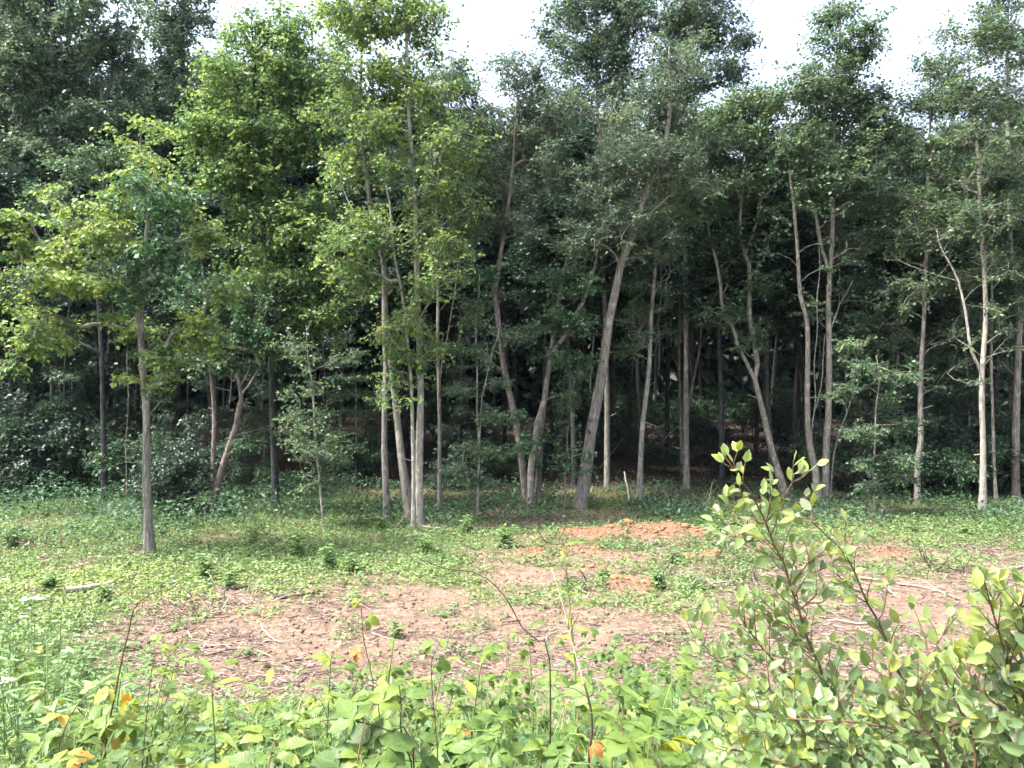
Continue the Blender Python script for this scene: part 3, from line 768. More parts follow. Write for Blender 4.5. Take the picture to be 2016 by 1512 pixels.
tree('ash_tree', 'thin crooked stem just right of the pale right-hand trunk', 19.4,
     [S([(1962, 988), (1955, 872), (1951, 780), (1951, 699), (1953, 594), (1958, 500), (1962, 420)], 7, 3)],
     [(1962, 430, 36, 50, 0, .6, 20), (1975, 520, 36, 40, 0, .6, 18), (1975, 600, 30, 30, 0, .5, 12), (1945, 650, 20, 30, .1, .4, 8)],
     'leaf_under', 'bark_grey', .09, seed=34, bias=.4)

tree('ash_tree', 'forked grey trunk at the very right edge with a tall narrow crown', 20.0,
     [S([(2000, 976), (2000, 803), (2004, 680), (2006, 640), (1997, 542), (1990, 480), (1990, 347), (1988, 220), (1985, 100), (1982, 0)], 15, 4),
      S([(2006, 650), (2020, 600), (2032, 540), (2040, 440)], 8, 4, ground=False)],
     [(1982, 10, 30, 50, 0, .7, 24), (1985, 80, 40, 50, 0, .8, 30), (2000, 160, 50, 50, 0, 1.0, 40), (2020, 250, 60, 60, 0, 1.0, 44), (1995, 340, 50, 50, 0, .9, 36), (2040, 360, 60, 60, 0, 1.0, 40), (2010, 450, 50, 40, 0, .8, 30), (2040, 520, 50, 50, .2, .8, 28), (2000, 560, 30, 30, .2, .5, 12)],
     'leaf_mid', 'bark_grey', .10, seed=35, bias=.4)

tree('dying_tree', 'broken dark trunk forking low, with a torn leaning stem and pale splintered stubs', 17.4,
     [S([(422, 1019), (422, 975), (434, 935), (455, 865), (470, 810), (477, 785), (470, 752), (466, 735)], 15, 10, bark='bark_brown', flare=.4),
      S([(420, 1000), (420, 900), (422, 840), (418, 768), (412, 700), (405, 620), (398, 520)], 13, 5, d=.2, bark='bark_brown'),
      S([(476, 775), (490, 760), (503, 738), (512, 722)], 6, 3, ground=False, bark='bark_pale', **{'from': .9}),
      S([(474, 760), (486, 735), (496, 718)], 4, 2, ground=False, bark='bark_pale', **{'from': .9}),
      S([(455, 862), (480, 852), (522, 842)], 3, 1.5, ground=False, **{'from': .5})],
     [(440, 640, 60, 40, .1, .7, 26), (480, 600, 50, 40, .2, .7, 22), (390, 560, 60, 50, .2, .7, 26), (500, 660, 40, 30, .0, .5, 14), (400, 700, 40, 26, .0, .5, 12), (495, 865, 24, 16, -.2, .3, 6)],
     'leaf_under', 'bark_brown', .10, seed=36, bias=.45, vine=[(478, 640, 30, 50, -.3, .3, 18)])

# ------------------------------------------------------------------ slim saplings and vine-grown poles at the edge
tree('sapling', 'slim sapling pole with a leafy green column, right of the broken dark trunk', 16.1,
     [S([(638, 1041), (632, 980), (625, 907), (619, 840), (614, 768), (606, 700), (600, 640)], 5, 2, bark='bark_pale')],
     [(616, 780, 20, 40, 0, .25, 12), (622, 830, 36, 36, 0, .4, 26), (630, 890, 36, 40, 0, .4, 30), (630, 950, 32, 34, 0, .4, 20), (600, 855, 26, 20, 0, .3, 10), (650, 860, 22, 20, 0, .3, 10), (606, 690, 26, 40, 0, .4, 14)],
     'leaf_under', 'bark_pale', .085, seed=41, bias=.6, twigs=(3, 6), per=6, tw_len=.26, flare=0, stubs=0, sides=7, tip_r=.003)
tree('sapling', 'thin two-stemmed sapling with flat leaf tiers, left of the three-stemmed tree', 17.0,
     [S([(940, 1025), (941, 940), (943, 872), (938, 768), (938, 690), (940, 594), (943, 540)], 5, 2, bark='bark_pale'),
      S([(943, 880), (947, 810), (953, 760), (972, 690), (985, 630)], 3, 1.5, ground=False, bark='bark_pale')],
     [(925, 612, 36, 12, 0, .4, 12), (900, 684, 26, 10, -.1, .3, 10), (960, 690, 40, 14, 0, .4, 12), (905, 770, 34, 10, -.1, .35, 12), (985, 750, 30, 12, 0, .35, 10), (975, 815, 50, 16, -.2, .4, 20), (1010, 822, 20, 10, -.2, .3, 8),
      (925, 880, 34, 14, -.1, .35, 14), (985, 885, 44, 12, -.2, .35, 12), (920, 920, 30, 14, -.1, .35, 14), (945, 950, 22, 14, -.1, .3, 8), (920, 640, 20, 20, .1, .3, 8)],
     'leaf_under', 'bark_pale', .085, seed=42, bias=.55, twigs=(3, 6), per=7, tw_len=.3, flat=.15, flare=0, stubs=0, sides=7, tip_r=.003, up_pen=.4)
tree('sapling', 'short thin pole hung with small leaves, between three-stemmed tree and thick leaning trunk', 18.4,
     [S([(1110, 1004), (1114, 940), (1117, 890), (1118, 830), (1119, 790)], 4, 2)],
     [(1118, 782, 36, 10, 0, .4, 14), (1100, 795, 26, 8, 0, .3, 8), (1115, 835, 10, 20, 0, .15, 5), (1116, 885, 14, 22, 0, .2, 7), (1116, 930, 14, 22, 0, .2, 7), (1130, 740, 26, 10, 0, .3, 8)],
     'leaf_under', 'bark_grey', .085, seed=43, bias=.62, twigs=(3, 5), per=6, tw_len=.25, flat=.3, flare=0, stubs=0, sides=6, tip_r=.003, up_pen=.4)
tree('sapling', 'thin straight sapling with pale flat leaf tiers, right of the pointed two-trunk tree', 17.6,
     [S([(1722, 1015), (1721, 930), (1722, 872), (1724, 800), (1726, 750), (1727, 700)], 5, 2, bark='bark_pale')],
     [(1690, 730, 44, 20, 0, .5, 20), (1750, 740, 44, 18, 0, .5, 18), (1670, 770, 34, 14, 0, .4, 14), (1735, 790, 40, 12, 0, .4, 12), (1700, 850, 44, 14, -.1, .4, 18), (1760, 840, 50, 14, -.1, .4, 18), (1760, 905, 36, 14, -.1, .4, 16), (1705, 910, 26, 12, -.1, .35, 12), (1770, 935, 26, 8, -.1, .3, 8), (1715, 955, 30, 8, -.1, .35, 10), (1690, 690, 30, 16, .1, .4, 12)],
     'leaf_under', 'bark_pale', .09, seed=44, bias=.55, twigs=(3, 6), per=7, tw_len=.32, flat=.12, flare=0, stubs=0, sides=7, tip_r=.003, up_pen=.4)
tree('sapling', 'thin stem leaning right from beside the pointed tree, thinly leaved', 20.6,
     [S([(1634, 960), (1646, 872), (1670, 803), (1690, 740), (1705, 660)], 4, 2)],
     [(1690, 640, 60, 40, 0, .7, 24), (1730, 600, 50, 40, 0, .6, 20), (1700, 560, 60, 40, .1, .7, 22), (1660, 700, 30, 24, 0, .4, 8), (1740, 680, 40, 30, 0, .5, 14)],
     'leaf_under', 'bark_grey', .09, seed=45, bias=.42, flare=0, stubs=0, sides=6, tip_r=.003, flat=.3)
tree('sapling', 'slender bare pole right of the slim straight trunk, bending to the right', 18.8,
     [S([(866, 1000), (866, 860), (868, 747), (876, 690), (888, 610), (900, 549), (908, 480)], 4, 2)],
     [(905, 500, 30, 26, .2, .4, 10), (925, 545, 26, 12, .2, .4, 8)],
     'leaf_under', 'bark_grey', .09, seed=46, bias=.4, flare=0, stubs=0, sides=6, tip_r=.003)
tree('sapling', 'deep V of two thin grey stems standing in the dark wood behind the clearing', 25.5,
     [S([(1342, 936), (1341, 860), (1338, 760), (1338, 629), (1340, 480)], 7, 4),
      S([(1344, 936), (1354, 820), (1370, 730), (1382, 646), (1392, 520)], 6, 4)],
     [(1350, 480, 50, 60, 0, 1.0, 26), (1300, 880, 24, 10, 0, .5, 8), (1360, 560, 40, 40, .4, .8, 14)],
     'leaf_dark', 'bark_grey', .11, seed=47, bias=.4, flare=.2, sides=7)

# ------------------------------------------------------------------ tall dark trees behind the edge, upper left
tree('oak_tree', 'huge dark blue-green oak filling the upper left corner', 24.5,
     [S([(120, 985), (122, 800), (118, 600), (112, 400), (110, 220), (105, 60), (100, -120)], 26, 6, bark='bark_dark'),
      S([(114, 520), (60, 380), (20, 240), (0, 120)], 12, 5, ground=False, bark='bark_dark'), S([(112, 430), (180, 280), (220, 140), (235, 20)], 12, 5, ground=False, bark='bark_dark')],
     [(110, -60, 110, 80, 0, 2.0, 90), (30, 10, 90, 80, 0, 1.8, 90), (200, 30, 70, 80, 0, 1.8, 90), (100, 110, 120, 70, 0, 2.0, 110), (230, 120, 50, 60, 0, 1.4, 50), (10, 160, 90, 80, 0, 1.8, 90), (140, 220, 130, 70, 0, 2.0, 120),
      (20, 300, 100, 80, 0, 1.8, 90), (180, 330, 120, 70, .2, 1.8, 100), (60, 410, 110, 60, .3, 1.8, 70), (260, 230, 50, 60, .4, 1.2, 40), (180, 430, 100, 60, .5, 1.6, 60)],
     'leaf_oak', 'bark_dark', .13, seed=51, bias=.42, spread=.2, tw_len=.5, twigs=(5, 9))
tree('oak_tree', 'narrow dark tree top standing against the sky beside the huge corner oak', 27.0,
     [S([(352, 975), (352, 700), (354, 480), (356, 300), (358, 140), (360, -80)], 20, 6, bark='bark_dark')],
     [(358, -40, 50, 60, 0, 1.4, 56), (360, 40, 56, 60, 0, 1.5, 70), (350, 120, 60, 60, 0, 1.5, 70), (380, 190, 60, 60, 0, 1.5, 60), (320, 220, 60, 60, 0, 1.5, 60), (360, 290, 90, 60, 0, 1.6, 80), (300, 360, 80, 60, 0, 1.5, 60), (400, 380, 80, 60, 0, 1.5, 60)],
     'leaf_oak', 'bark_dark', .13, seed=52, bias=.40, tw_len=.5)

# ------------------------------------------------------------------ the wood behind: one tree of each kind, then individual copies in rows
GROUP_WOOD = 'trees standing inside the dark wood'
def template(seed, leaf, bark):
    c = np.random.default_rng(seed)
    lb = []
    for py in (60, 125, 190, 255, 320, 385, 440):
        f = math.sin((py - 20) / 500 * math.pi) ** .6
        for k in range(3):
            lb.append((1008 + c.normal() * 55 * f, py + c.normal() * 14, 62 * f + 14, 44, c.normal() * .7 * f, 1.1 * f + .3, int(30 * f) + 8))
    bend = c.normal() * 18
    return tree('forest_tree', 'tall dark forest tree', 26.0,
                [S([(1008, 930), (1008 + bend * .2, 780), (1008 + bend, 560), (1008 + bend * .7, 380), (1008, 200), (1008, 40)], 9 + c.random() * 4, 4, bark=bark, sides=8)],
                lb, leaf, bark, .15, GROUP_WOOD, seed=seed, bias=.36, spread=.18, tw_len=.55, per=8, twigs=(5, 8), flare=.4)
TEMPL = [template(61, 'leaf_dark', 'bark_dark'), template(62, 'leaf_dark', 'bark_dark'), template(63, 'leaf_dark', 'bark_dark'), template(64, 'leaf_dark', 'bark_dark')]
T_H = CAM_H + (756 - 40) / FPX * 26.0
SKYL = np.array([(-400, -150), (150, -40), (240, 150), (300, 170), (420, 150), (480, 90), (640, 40), (800, 160), (900, 215), (1060, 240), (1140, 240), (1290, 210),
                 (1430, 260), (1560, 260), (1740, 270), (1800, 260), (1930, 190), (2016, 150), (2400, 100)], float)
ROWN = ['first', 'second', 'third', 'fourth', 'fifth', 'sixth']
used = [False] * len(TEMPL)
rg = np.random.default_rng(77)
for ri, (Y0, dx) in enumerate([(23.5, 3.3), (27.0, 2.7), (31.0, 2.7), (36.0, 2.9), (42.0, 3.0), (49.0, 3.4)]):
    half = .69 * Y0 + 1.5
    xs = np.arange(-half, half + .1, dx)
    xs = xs + rg.normal(size=len(xs)) * dx * .22
    for i, x in enumerate(xs):
        y = Y0 + rg.normal() * .9
        px = 1008 + x / y * FPX
        sk = np.interp([px - 90, px, px + 90], SKYL[:, 0], SKYL[:, 1]).max()
        if y < 26.5 and px < 470: sk = max(sk, 340)      # only low trees stand before the corner oaks
        z0 = float(gz(x, y))
        H = (CAM_H + (756 - sk) / FPX * y - z0) * rg.uniform(.86, 1.0)
        H = min(H, 24)
        k = int(rg.integers(0, len(TEMPL)))
        lab = f'tall dark forest tree, {nth(i, len(xs))} in the {ROWN[ri]} row inside the wood'
        if not used[k]:
            t = TEMPL[k]; used[k] = True; t['label'] = lab
        else:
            t = copy_tree(TEMPL[k], lab, GROUP_WOOD)
        sH = H / T_H
        t.location = (x, y, z0); t.rotation_euler = (0, 0, rg.uniform(0, 6.28))
        t.scale = (max(.95, sH * .95), max(.95, sH * .95), sH)

# ------------------------------------------------------------------ understory: small shade trees and shrubs, copies of two kinds
GROUP_UND = 'small shade trees under the canopy'
def und_template(seed, leaf):
    c = np.random.default_rng(seed); lb = []
    for py in (560, 620, 680, 740, 800, 860):
        for k in range(3):
            lb.append((1008 + c.normal() * 45, py + c.normal() * 10, 55, 14, c.normal() * .5, .8, 9))
    return tree('shade_tree', 'small shade tree', 22.0, [S([(1008, 963), (1010, 860), (1004, 740), (1010, 640), (1006, 560)], 5, 2, sides=6)], lb,
                leaf, 'bark_grey', .11, GROUP_UND, seed=seed, bias=.42, twigs=(4, 7), per=7, tw_len=.4, flat=.18, flare=0, stubs=0, tip_r=.004, up_pen=.5)
UT = [und_template(71, 'leaf_under'), und_template(72, 'leaf_dark')]
spots = [(-60, 21.5, 1.1), (40, 23, 1.2), (130, 22, .9), (225, 24, 1.1), (330, 23.5, .9), (455, 20.5, .75), (520, 23, .9), (640, 24, .8), (700, 22.5, .7), (905, 23.5, .7),
         (1690, 22, .95), (1765, 20.8, 1.0), (1850, 22.5, 1.05), (1905, 20.9, .9), (1985, 22.8, 1.1), (2060, 21.5, 1.1)]
us = [False, False]
for i, (px, Y, s) in enumerate(spots):
    x = (px - 1008) / FPX * Y; k = i % 2
    lab = f'small shade tree with flat leaf layers, {nth(i, len(spots))} of its kind'
    if not us[k]: t = UT[k]; us[k] = True; t['label'] = lab
    else: t = copy_tree(UT[k], lab, GROUP_UND)
    t.location = (x, Y, float(gz(x, Y))); t.rotation_euler = (0, 0, rg.uniform(0, 6.28)); t.scale = (s, s, s * rg.uniform(.9, 1.1))

GROUP_SHR = 'low shrubs along the edge of the wood'
def shrub_template(seed, leaf):
    c = np.random.default_rng(seed)
    lb = [(1008 + c.normal() * 42, 900 + c.normal() * 26, 42, 28, c.normal() * .4, .5, 9) for k in range(13)]
    st = [S([(1008 + k * 4, 970), (1008 + k * 16, 925), (1008 + k * 30, 880)], 3, 1.5, sides=5, d=.15 * k, flare=0, **{'from': 0}) for k in (-1, 0, 1)]
    return tree('woodland_shrub', 'low shrub', 21.3, st, lb, leaf, 'bark_dark', .095, GROUP_SHR, seed=seed, bias=.45, twigs=(4, 8), per=7, tw_len=.32,
                flare=0, stubs=0, tip_r=.004, cat='shrub', crown_name='foliage')
ST = [shrub_template(81, 'leaf_dark'), shrub_template(82, 'leaf_under'), shrub_template(83, 'leaf_dark')]
spots = [(-20, 20.5, 1.3), (50, 22, 1.5), (110, 20.8, 1.25), (180, 22.5, 1.5), (245, 21, 1.0), (340, 17.3, .8), (372, 18.4, .95), (500, 20.5, .6), (690, 23, .8), (760, 30, 1.1), (830, 34, 1.3), (930, 29, 1.0),
         (900, 22.5, .7), (985, 24, .8), (1075, 27, .8), (1140, 33, 1.2), (1190, 38, 1.4), (1225, 30, 1.0), (1300, 26, .7), (1330, 35, 1.3), (1390, 30, 1.0), (1440, 25.5, .7), (1480, 37, 1.4), (1540, 31, 1.1), (1590, 27, .8), (1660, 21.8, 1.0), (1735, 21.4, .9), (1790, 20.8, 1.0), (1860, 20.2, .9), (1900, 21.5, 1.3), (1960, 20.8, 1.0), (2020, 21.6, 1.3), (2075, 20.2, 1.1)]
us = [False] * 3
for i, (px, Y, s) in enumerate(spots):
    x = (px - 1008) / FPX * Y; k = i % 3
    lab = f'low leafy shrub at the foot of the wood, {nth(i, len(spots))} of its kind'
    if not us[k]: t = ST[k]; us[k] = True; t['label'] = lab
    else: t = copy_tree(ST[k], lab, GROUP_SHR)
    t.location = (x, Y, float(gz(x, Y)) - .05); t.rotation_euler = (0, 0, rg.uniform(0, 6.28)); t.scale = (s, s, s * rg.uniform(.9, 1.2))

# the far wood closes the view: one mass of foliage
n = 95000
P = np.stack([rg.uniform(-52, 52, n), rg.uniform(54, 60, n), rg.uniform(0, 18, n)], 1)
sd = rg.random(n) < .3             # the wood carried on unseen at both sides, added to keep side light out
P[sd, 0] = np.sign(P[sd, 0]) * rg.uniform(46, 52, sd.sum()); P[sd, 1] = rg.uniform(17, 60, sd.sum())
P[:, 2] += gz(P[:, 0], P[:, 1])
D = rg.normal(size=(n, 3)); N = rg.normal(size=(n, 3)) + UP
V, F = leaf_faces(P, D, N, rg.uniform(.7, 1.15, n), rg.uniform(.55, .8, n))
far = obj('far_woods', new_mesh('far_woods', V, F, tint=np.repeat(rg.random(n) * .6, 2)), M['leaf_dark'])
tag(far, 'far dark foliage closing the view deep inside the wood', None, None, 'stuff')

# ------------------------------------------------------------------ the clearing: ground cover, debris, sticks
def scatter(n, y0, y1, keep, rng, xmax=.72):
    out = []
    tot = 0
    while tot < n:
        # even coverage as the ground recedes, slightly denser near the camera
        y = y0 + (y1 - y0) * rng.random(n * 2); x = (rng.random(n * 2) * 2 - 1) * (xmax * y + .5)
        w = keep(x, y) * (x * 0 + (xmax * y) / (xmax * y1))
        k = rng.random(n * 2) < w
        out.append(np.stack([x[k], y[k]], 1)); tot += int(k.sum())
    return np.vstack(out)[:n]

rg = np.random.default_rng(101)
def green_amt(x, y):
    s = soil(x, y)
    g = np.clip(1.02 - 1.15 * s + .75 * sstep(.55, .72, fbm(x, y, 1.9, 99, 3)), 0, 1) ** 1.3
    return np.clip(g * (.55 + .9 * fbm(x, y, 1.1, 90, 3)), .015, 1)

# small broad-leaved weeds
n = 19000
Q = scatter(n, 6.4, 19.5, green_amt, rg)
k = 6
ctr = np.repeat(Q, k, 0) + rg.normal(size=(n * k, 2)) * .055
h = np.abs(rg.normal(size=n * k)) * .05 * (.5 + 1.1 * np.repeat(fbm(Q[:, 0], Q[:, 1], .7, 95, 2), k)) + .012
P = np.stack([ctr[:, 0], ctr[:, 1], gz(ctr[:, 0], ctr[:, 1]) + h], 1)
D = rg.normal(size=(n * k, 3)); D[:, 2] = np.abs(D[:, 2]) * .35
N = UP + rg.normal(size=(n * k, 3)) * .4
L = rg.uniform(.03, .075, n * k)
V, F = leaf_faces(P, D, N, L, L * .6, .12, .2)
base = .48 + .35 * np.repeat(fbm(Q[:, 0], Q[:, 1], .5, 120, 3) - .5, k) * 2
strip = np.repeat(sstep(9.6, 10.8, Q[:, 1]) * sstep(13.4, 12.0, Q[:, 1]) * sstep(2.0, -1.0, Q[:, 0]), k)   # a band of younger, yellower growth
tint = np.clip(base + .28 * strip + rg.normal(size=n * k) * .2, 0, 1)
o = obj('ground_weeds', new_mesh('ground_weeds', V, F, tint=np.repeat(tint, 2)), M['leaf_weed'])
tag(o, 'low broad-leaved weeds covering the clearing', None, None, 'stuff')

# short grass, most of it on the left and under the trees
def grass_amt(x, y):
    g = np.clip(.9 - soil(x, y), 0, 1)
    return np.clip(g * (.35 + .65 * sstep(0, -6, x) + .5 * sstep(15, 18, y)) * sstep(.3, .6, fbm(x, y, .8, 130, 3)), .02, 1) * sstep(24, 20, y)
n = 34000
Q = scatter(n, 6.4, 23, grass_amt, rg)
P = np.stack([Q[:, 0], Q[:, 1], gz(Q[:, 0], Q[:, 1]) - .01], 1)
D = rg.normal(size=(n, 3)) * .45 + UP
N = rg.normal(size=(n, 3)); N[:, 2] *= .3
L = rg.uniform(.05, .15, n) * (1 + .25 * sstep(14, 18, Q[:, 1]))
V, F = grass_faces(P, D, N, L, rg.uniform(.008, .016, n), .45)
tint = np.clip(.55 + rg.normal(size=n) * .22, 0, 1)
o = obj('grass', new_mesh('grass', V, F, tint=np.repeat(tint, 3)), M['grass'])
tag(o, 'short grass on the left of the clearing and under the trees', None, None, 'stuff')

# wood chips and torn roots strewn over the soil
n = 30000
Q = scatter(n, 6.6, 19, lambda x, y: np.clip(.06 + soil(x, y) * sstep(.42, .60, fbm(x, y, .9, 140, 4)), 0, 1) * (1 - .75 * orange(x, y)), rg)
Ls = rg.gamma(1.5, .04, n) + .015
a = rg.normal(size=n) * .9
d = np.stack([np.cos(a), np.sin(a), rg.normal(size=n) * .16], 1)
c = np.stack([Q[:, 0], Q[:, 1], gz(Q[:, 0], Q[:, 1]) + .006 + np.abs(rg.normal(size=n)) * .012], 1)
r = rg.uniform(.002, .007, n) * (1 + Ls * 3)
V, F = frusta(c - d * Ls[:, None] * .5, c + d * Ls[:, None] * .5, r, r * .6, 3)
o = obj('wood_debris', new_mesh('wood_debris', V, F, tint=np.repeat(np.clip(.33 + rg.normal(size=n) * .24, 0, 1), 3)), M['debris'])
tag(o, 'wood chips and root scraps strewn over the bare soil', None, None, 'stuff')

# taller shaded weeds along the foot of the wood
n = 26000
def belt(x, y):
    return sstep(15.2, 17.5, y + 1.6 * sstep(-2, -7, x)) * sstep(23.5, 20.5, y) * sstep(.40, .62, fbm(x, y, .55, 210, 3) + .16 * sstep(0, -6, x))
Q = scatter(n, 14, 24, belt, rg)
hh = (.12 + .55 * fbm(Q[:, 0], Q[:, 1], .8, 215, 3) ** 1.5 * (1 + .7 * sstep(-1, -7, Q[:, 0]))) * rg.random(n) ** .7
P = np.stack([Q[:, 0], Q[:, 1], gz(Q[:, 0], Q[:, 1]) + hh], 1)
L = rg.uniform(.05, .13, n)
V, F = leaf_faces(P, rg.normal(size=(n, 3)) * [1, 1, .5] + [0, 0, .2], UP + rg.normal(size=(n, 3)) * .5, L, L * .5)
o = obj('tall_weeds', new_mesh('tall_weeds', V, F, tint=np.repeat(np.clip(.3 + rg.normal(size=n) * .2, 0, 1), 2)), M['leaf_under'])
tag(o, 'taller dark green weeds growing in the shade along the foot of the wood', None, None, 'stuff')

# fallen leaves under the trees
n = 9000
Q = scatter(n, 15.8, 27, lambda x, y: sstep(15.8, 18, y) * (.3 + .7 * fbm(x, y, .8, 150, 3)), rg)
P = np.stack([Q[:, 0], Q[:, 1], gz(Q[:, 0], Q[:, 1]) + .02], 1)
L = rg.uniform(.06, .12, n)
V, F = leaf_faces(P, rg.normal(size=(n, 3)) * [1, 1, .25], UP + rg.normal(size=(n, 3)) * .35, L, L * .7)
o = obj('leaf_litter', new_mesh('leaf_litter', V, F, tint=np.repeat(rg.random(n), 2)), M['litter'])
tag(o, 'brown fallen leaves on the shaded ground below the trees', None, None, 'stuff')

# crumbs and clods of broken soil
n = 5200
Q = scatter(n, 6.6, 16.5, lambda x, y: np.clip(.05 + .5 * soil(x, y) * sstep(.4, .6, fbm(x, y, 1.3, 230, 3)) + .8 * orange(x, y), 0, 1), rg)
r = .008 + .030 * rg.random(n) ** 3 + .014 * orange(Q[:, 0], Q[:, 1]) * rg.random(n)
oct_v = np.array([(1, 0, 0), (0, 1, 0), (-1, 0, 0), (0, -1, 0), (0, 0, .8), (0, 0, -.8)], float)
oct_f = np.array([(0, 1, 4), (1, 2, 4), (2, 3, 4), (3, 0, 4), (1, 0, 5), (2, 1, 5), (3, 2, 5), (0, 3, 5)])
V = np.stack([Q[:, 0], Q[:, 1], gz(Q[:, 0], Q[:, 1]) + r * .3], 1)[:, None, :] + oct_v[None] * r[:, None, None] * rg.uniform(.55, 1.3, (n, 6, 1)) + rg.normal(size=(n, 6, 3)) * r[:, None, None] * .15
F = (np.arange(n) * 6)[:, None, None] + oct_f[None]
og_ = orange(Q[:, 0], Q[:, 1])
o = obj('soil_clods', new_mesh('soil_clods', V.reshape(-1, 3), F.reshape(-1, 3), tint=np.repeat(np.clip(.15 + .25 * rg.random(n) + .6 * og_, 0, 1), 8)), M['clods'])
tag(o, 'crumbs and small clods of broken soil on the bare ground', None, None, 'stuff')

# clods of clay on the dug heaps
def clod(seed, r):
    c = np.random.default_rng(seed)
    import bmesh
    bm = bmesh.new(); bmesh.ops.create_icosphere(bm, subdivisions=2, radius=r)
    for v in bm.verts:
        f = 1 + .5 * (vnoise(v.co.x / r * 1.4 + seed, v.co.y / r * 1.4 + v.co.z / r * 1.7, 1, seed) - .5)
        v.co *= f; v.co.z *= .6
    me = bpy.data.meshes.new('clay_clod'); bm.to_mesh(me); bm.free(); me.materials.append(M['clay']); return me
CL = [clod(i, .1) for i in range(4)]
clods = []
for px, py, nn in [(1215, 1052, 5), (1130, 1080, 4), (1250, 1155, 5), (1405, 1100, 4), (1320, 1066, 3), (1180, 1130, 3)]:
    for k in range(nn):
        clods.append((px + rg.normal() * 34, py + rg.normal() * 7, rg.uniform(.45, 1.15)))
clods.sort()
for i, (px, py, s) in enumerate(clods):
    Y = gdepth(py); x = (px - 1008) / FPX * Y
    o = obj('clay_clod', CL[i % 4]); o.location = (x, Y, float(gz(x, Y)) + .01); o.scale = (s, s, s * .8); o.rotation_euler = (0, 0, rg.uniform(0, 6))
    tag(o, f'lump of orange clay on the dug heaps, {nth(i, len(clods))} of the lumps', 'clod', 'clay lumps on the dug heaps')

# sticks and fallen branches, each a thing of its own
def stick(name, label, pts, w0, w1, mat='stick', twigs=0, lift=.03, seed=1, cat='stick', group=None):
    """pts: pixels on the ground"""
    c = np.random.default_rng(seed); P = []
    for q in pts:
        Y = gdepth(q[1]); x = (q[0] - 1008) / FPX * Y
        P.append([x, Y, float(gz(x, Y)) + lift + (q[2] if len(q) > 2 else 0)])
    P = catmull(P, .12); P = P + c.normal(size=P.shape) * .008
    b = P[0].copy(); P = P - b
    root = thing(name, label, cat, b, group)
    R = np.linspace(w0, w1, len(P))
    v, f, top = tube(P, R, 7, .15, seed)
    obj('stem', new_mesh('stem', v, np.vstack([f, top]), smooth=True), M[mat], root)
    for k in range(twigs):
        i = int(c.integers(len(P) // 4, len(P) - 1)); d = norm(c.normal(size=3) * [1, .8, .35] + [0, 0, .3])
        e = P[i] + d * c.uniform(.15, .45); m_ = (P[i] + e) / 2 + c.normal(size=3) * .03
        q_ = catmull([P[i], m_, e], .08)
        v, f, top = tube(q_, np.linspace(R[i] * .6, R[i] * .25, len(q_)), 5)
        obj('twig', new_mesh('twig', v, np.vstack([f, top]), smooth=True), M[mat], root)
    return root
stick('fallen_log', 'pale weathered log lying in the weeds at the left', [(128, 1172), (170, 1166), (222, 1153)], .05, .035, 'stick_pale', 0, .06, 1, 'log')
stick('fallen_branch', 'long thin branch lying beside the foot of the four-stemmed clump', [(832, 1040), (850, 1044), (880, 1043)], .028, .012, 'stick', 2, .05, 2, 'branch')
stick('fallen_branch', 'pale bare branch on the grass in front of the four-stemmed clump', [(778, 1066), (806, 1060), (838, 1052)], .022, .012, 'stick_pale', 1, .04, 3, 'branch')
stick('fallen_branch', 'crooked branch leaning against the four-stemmed clump', [(774, 1046), (800, 1030, .15), (830, 1020, .45), (856, 1004, .6)], .014, .008, 'stick_pale', 1, .03, 4, 'branch')
stick('fallen_branch', 'long dark branch across the bare soil at the right', [(1690, 1140), (1760, 1147), (1830, 1158), (1890, 1180)], .022, .010, 'stick', 3, .03, 5, 'branch')
stick('fallen_branch', 'grey branch on the soil behind the near shrub', [(1630, 1216), (1690, 1226), (1740, 1222)], .014, .008, 'stick', 2, .03, 6, 'branch')
stick('fallen_branch', 'bent pale root loop on the soil at centre left', [(514, 1234), (530, 1256), (556, 1266), (590, 1258)], .014, .007, 'stick_pale', 2, .03, 7, 'root')
stick('fallen_branch', 'short dark stick poking from the soil right of the clay heaps', [(1296, 1146), (1308, 1138, .08), (1320, 1130, .16)], .018, .008, 'stem_dark', 1, .02, 8)
stick('fallen_branch', 'thin pale stick lying on the soil at centre', [(872, 1218), (888, 1212), (906, 1202)], .014, .008, 'stick_pale', 0, .03, 9)
stick('fallen_branch', 'dark split stick at the middle of the bare soil', [(990, 1229), (1005, 1228), (1024, 1227)], .014, .010, 'stem_dark', 0, .03, 10)
stick('fallen_branch', 'dark branch lying in the grass left of the bare soil', [(540, 1178), (580, 1176), (630, 1166)], .02, .012, 'stem_dark', 2, .03, 11, 'branch')
stick('fallen_branch', 'thick grey branch half buried in soil at the right margin', [(1960, 1122), (1990, 1118), (2030, 1112)], .03, .02, 'stick', 1, .03, 12, 'branch')
stick('fallen_branch', 'thin fallen pole slanting up through the dark wood behind the leaning trunk', [(1180, 925), (1215, 915, .6), (1250, 905, 1.4)], .02, .012, 'stick', 0, .0, 13, 'pole')
stick('broken_stub', 'pale broken pole standing left of the slim bent trunk', [(1241, 985), (1236, 981, .35), (1229, 976, .72)], .03, .022, 'stick_pale', 0, -.05, 14, 'pole')
stick('fallen_branch', 'branch on the shaded bare strip right of the clay heap', [(1310, 1000), (1350, 1006), (1400, 1003)], .02, .010, 'stick', 3, .05, 15, 'branch')

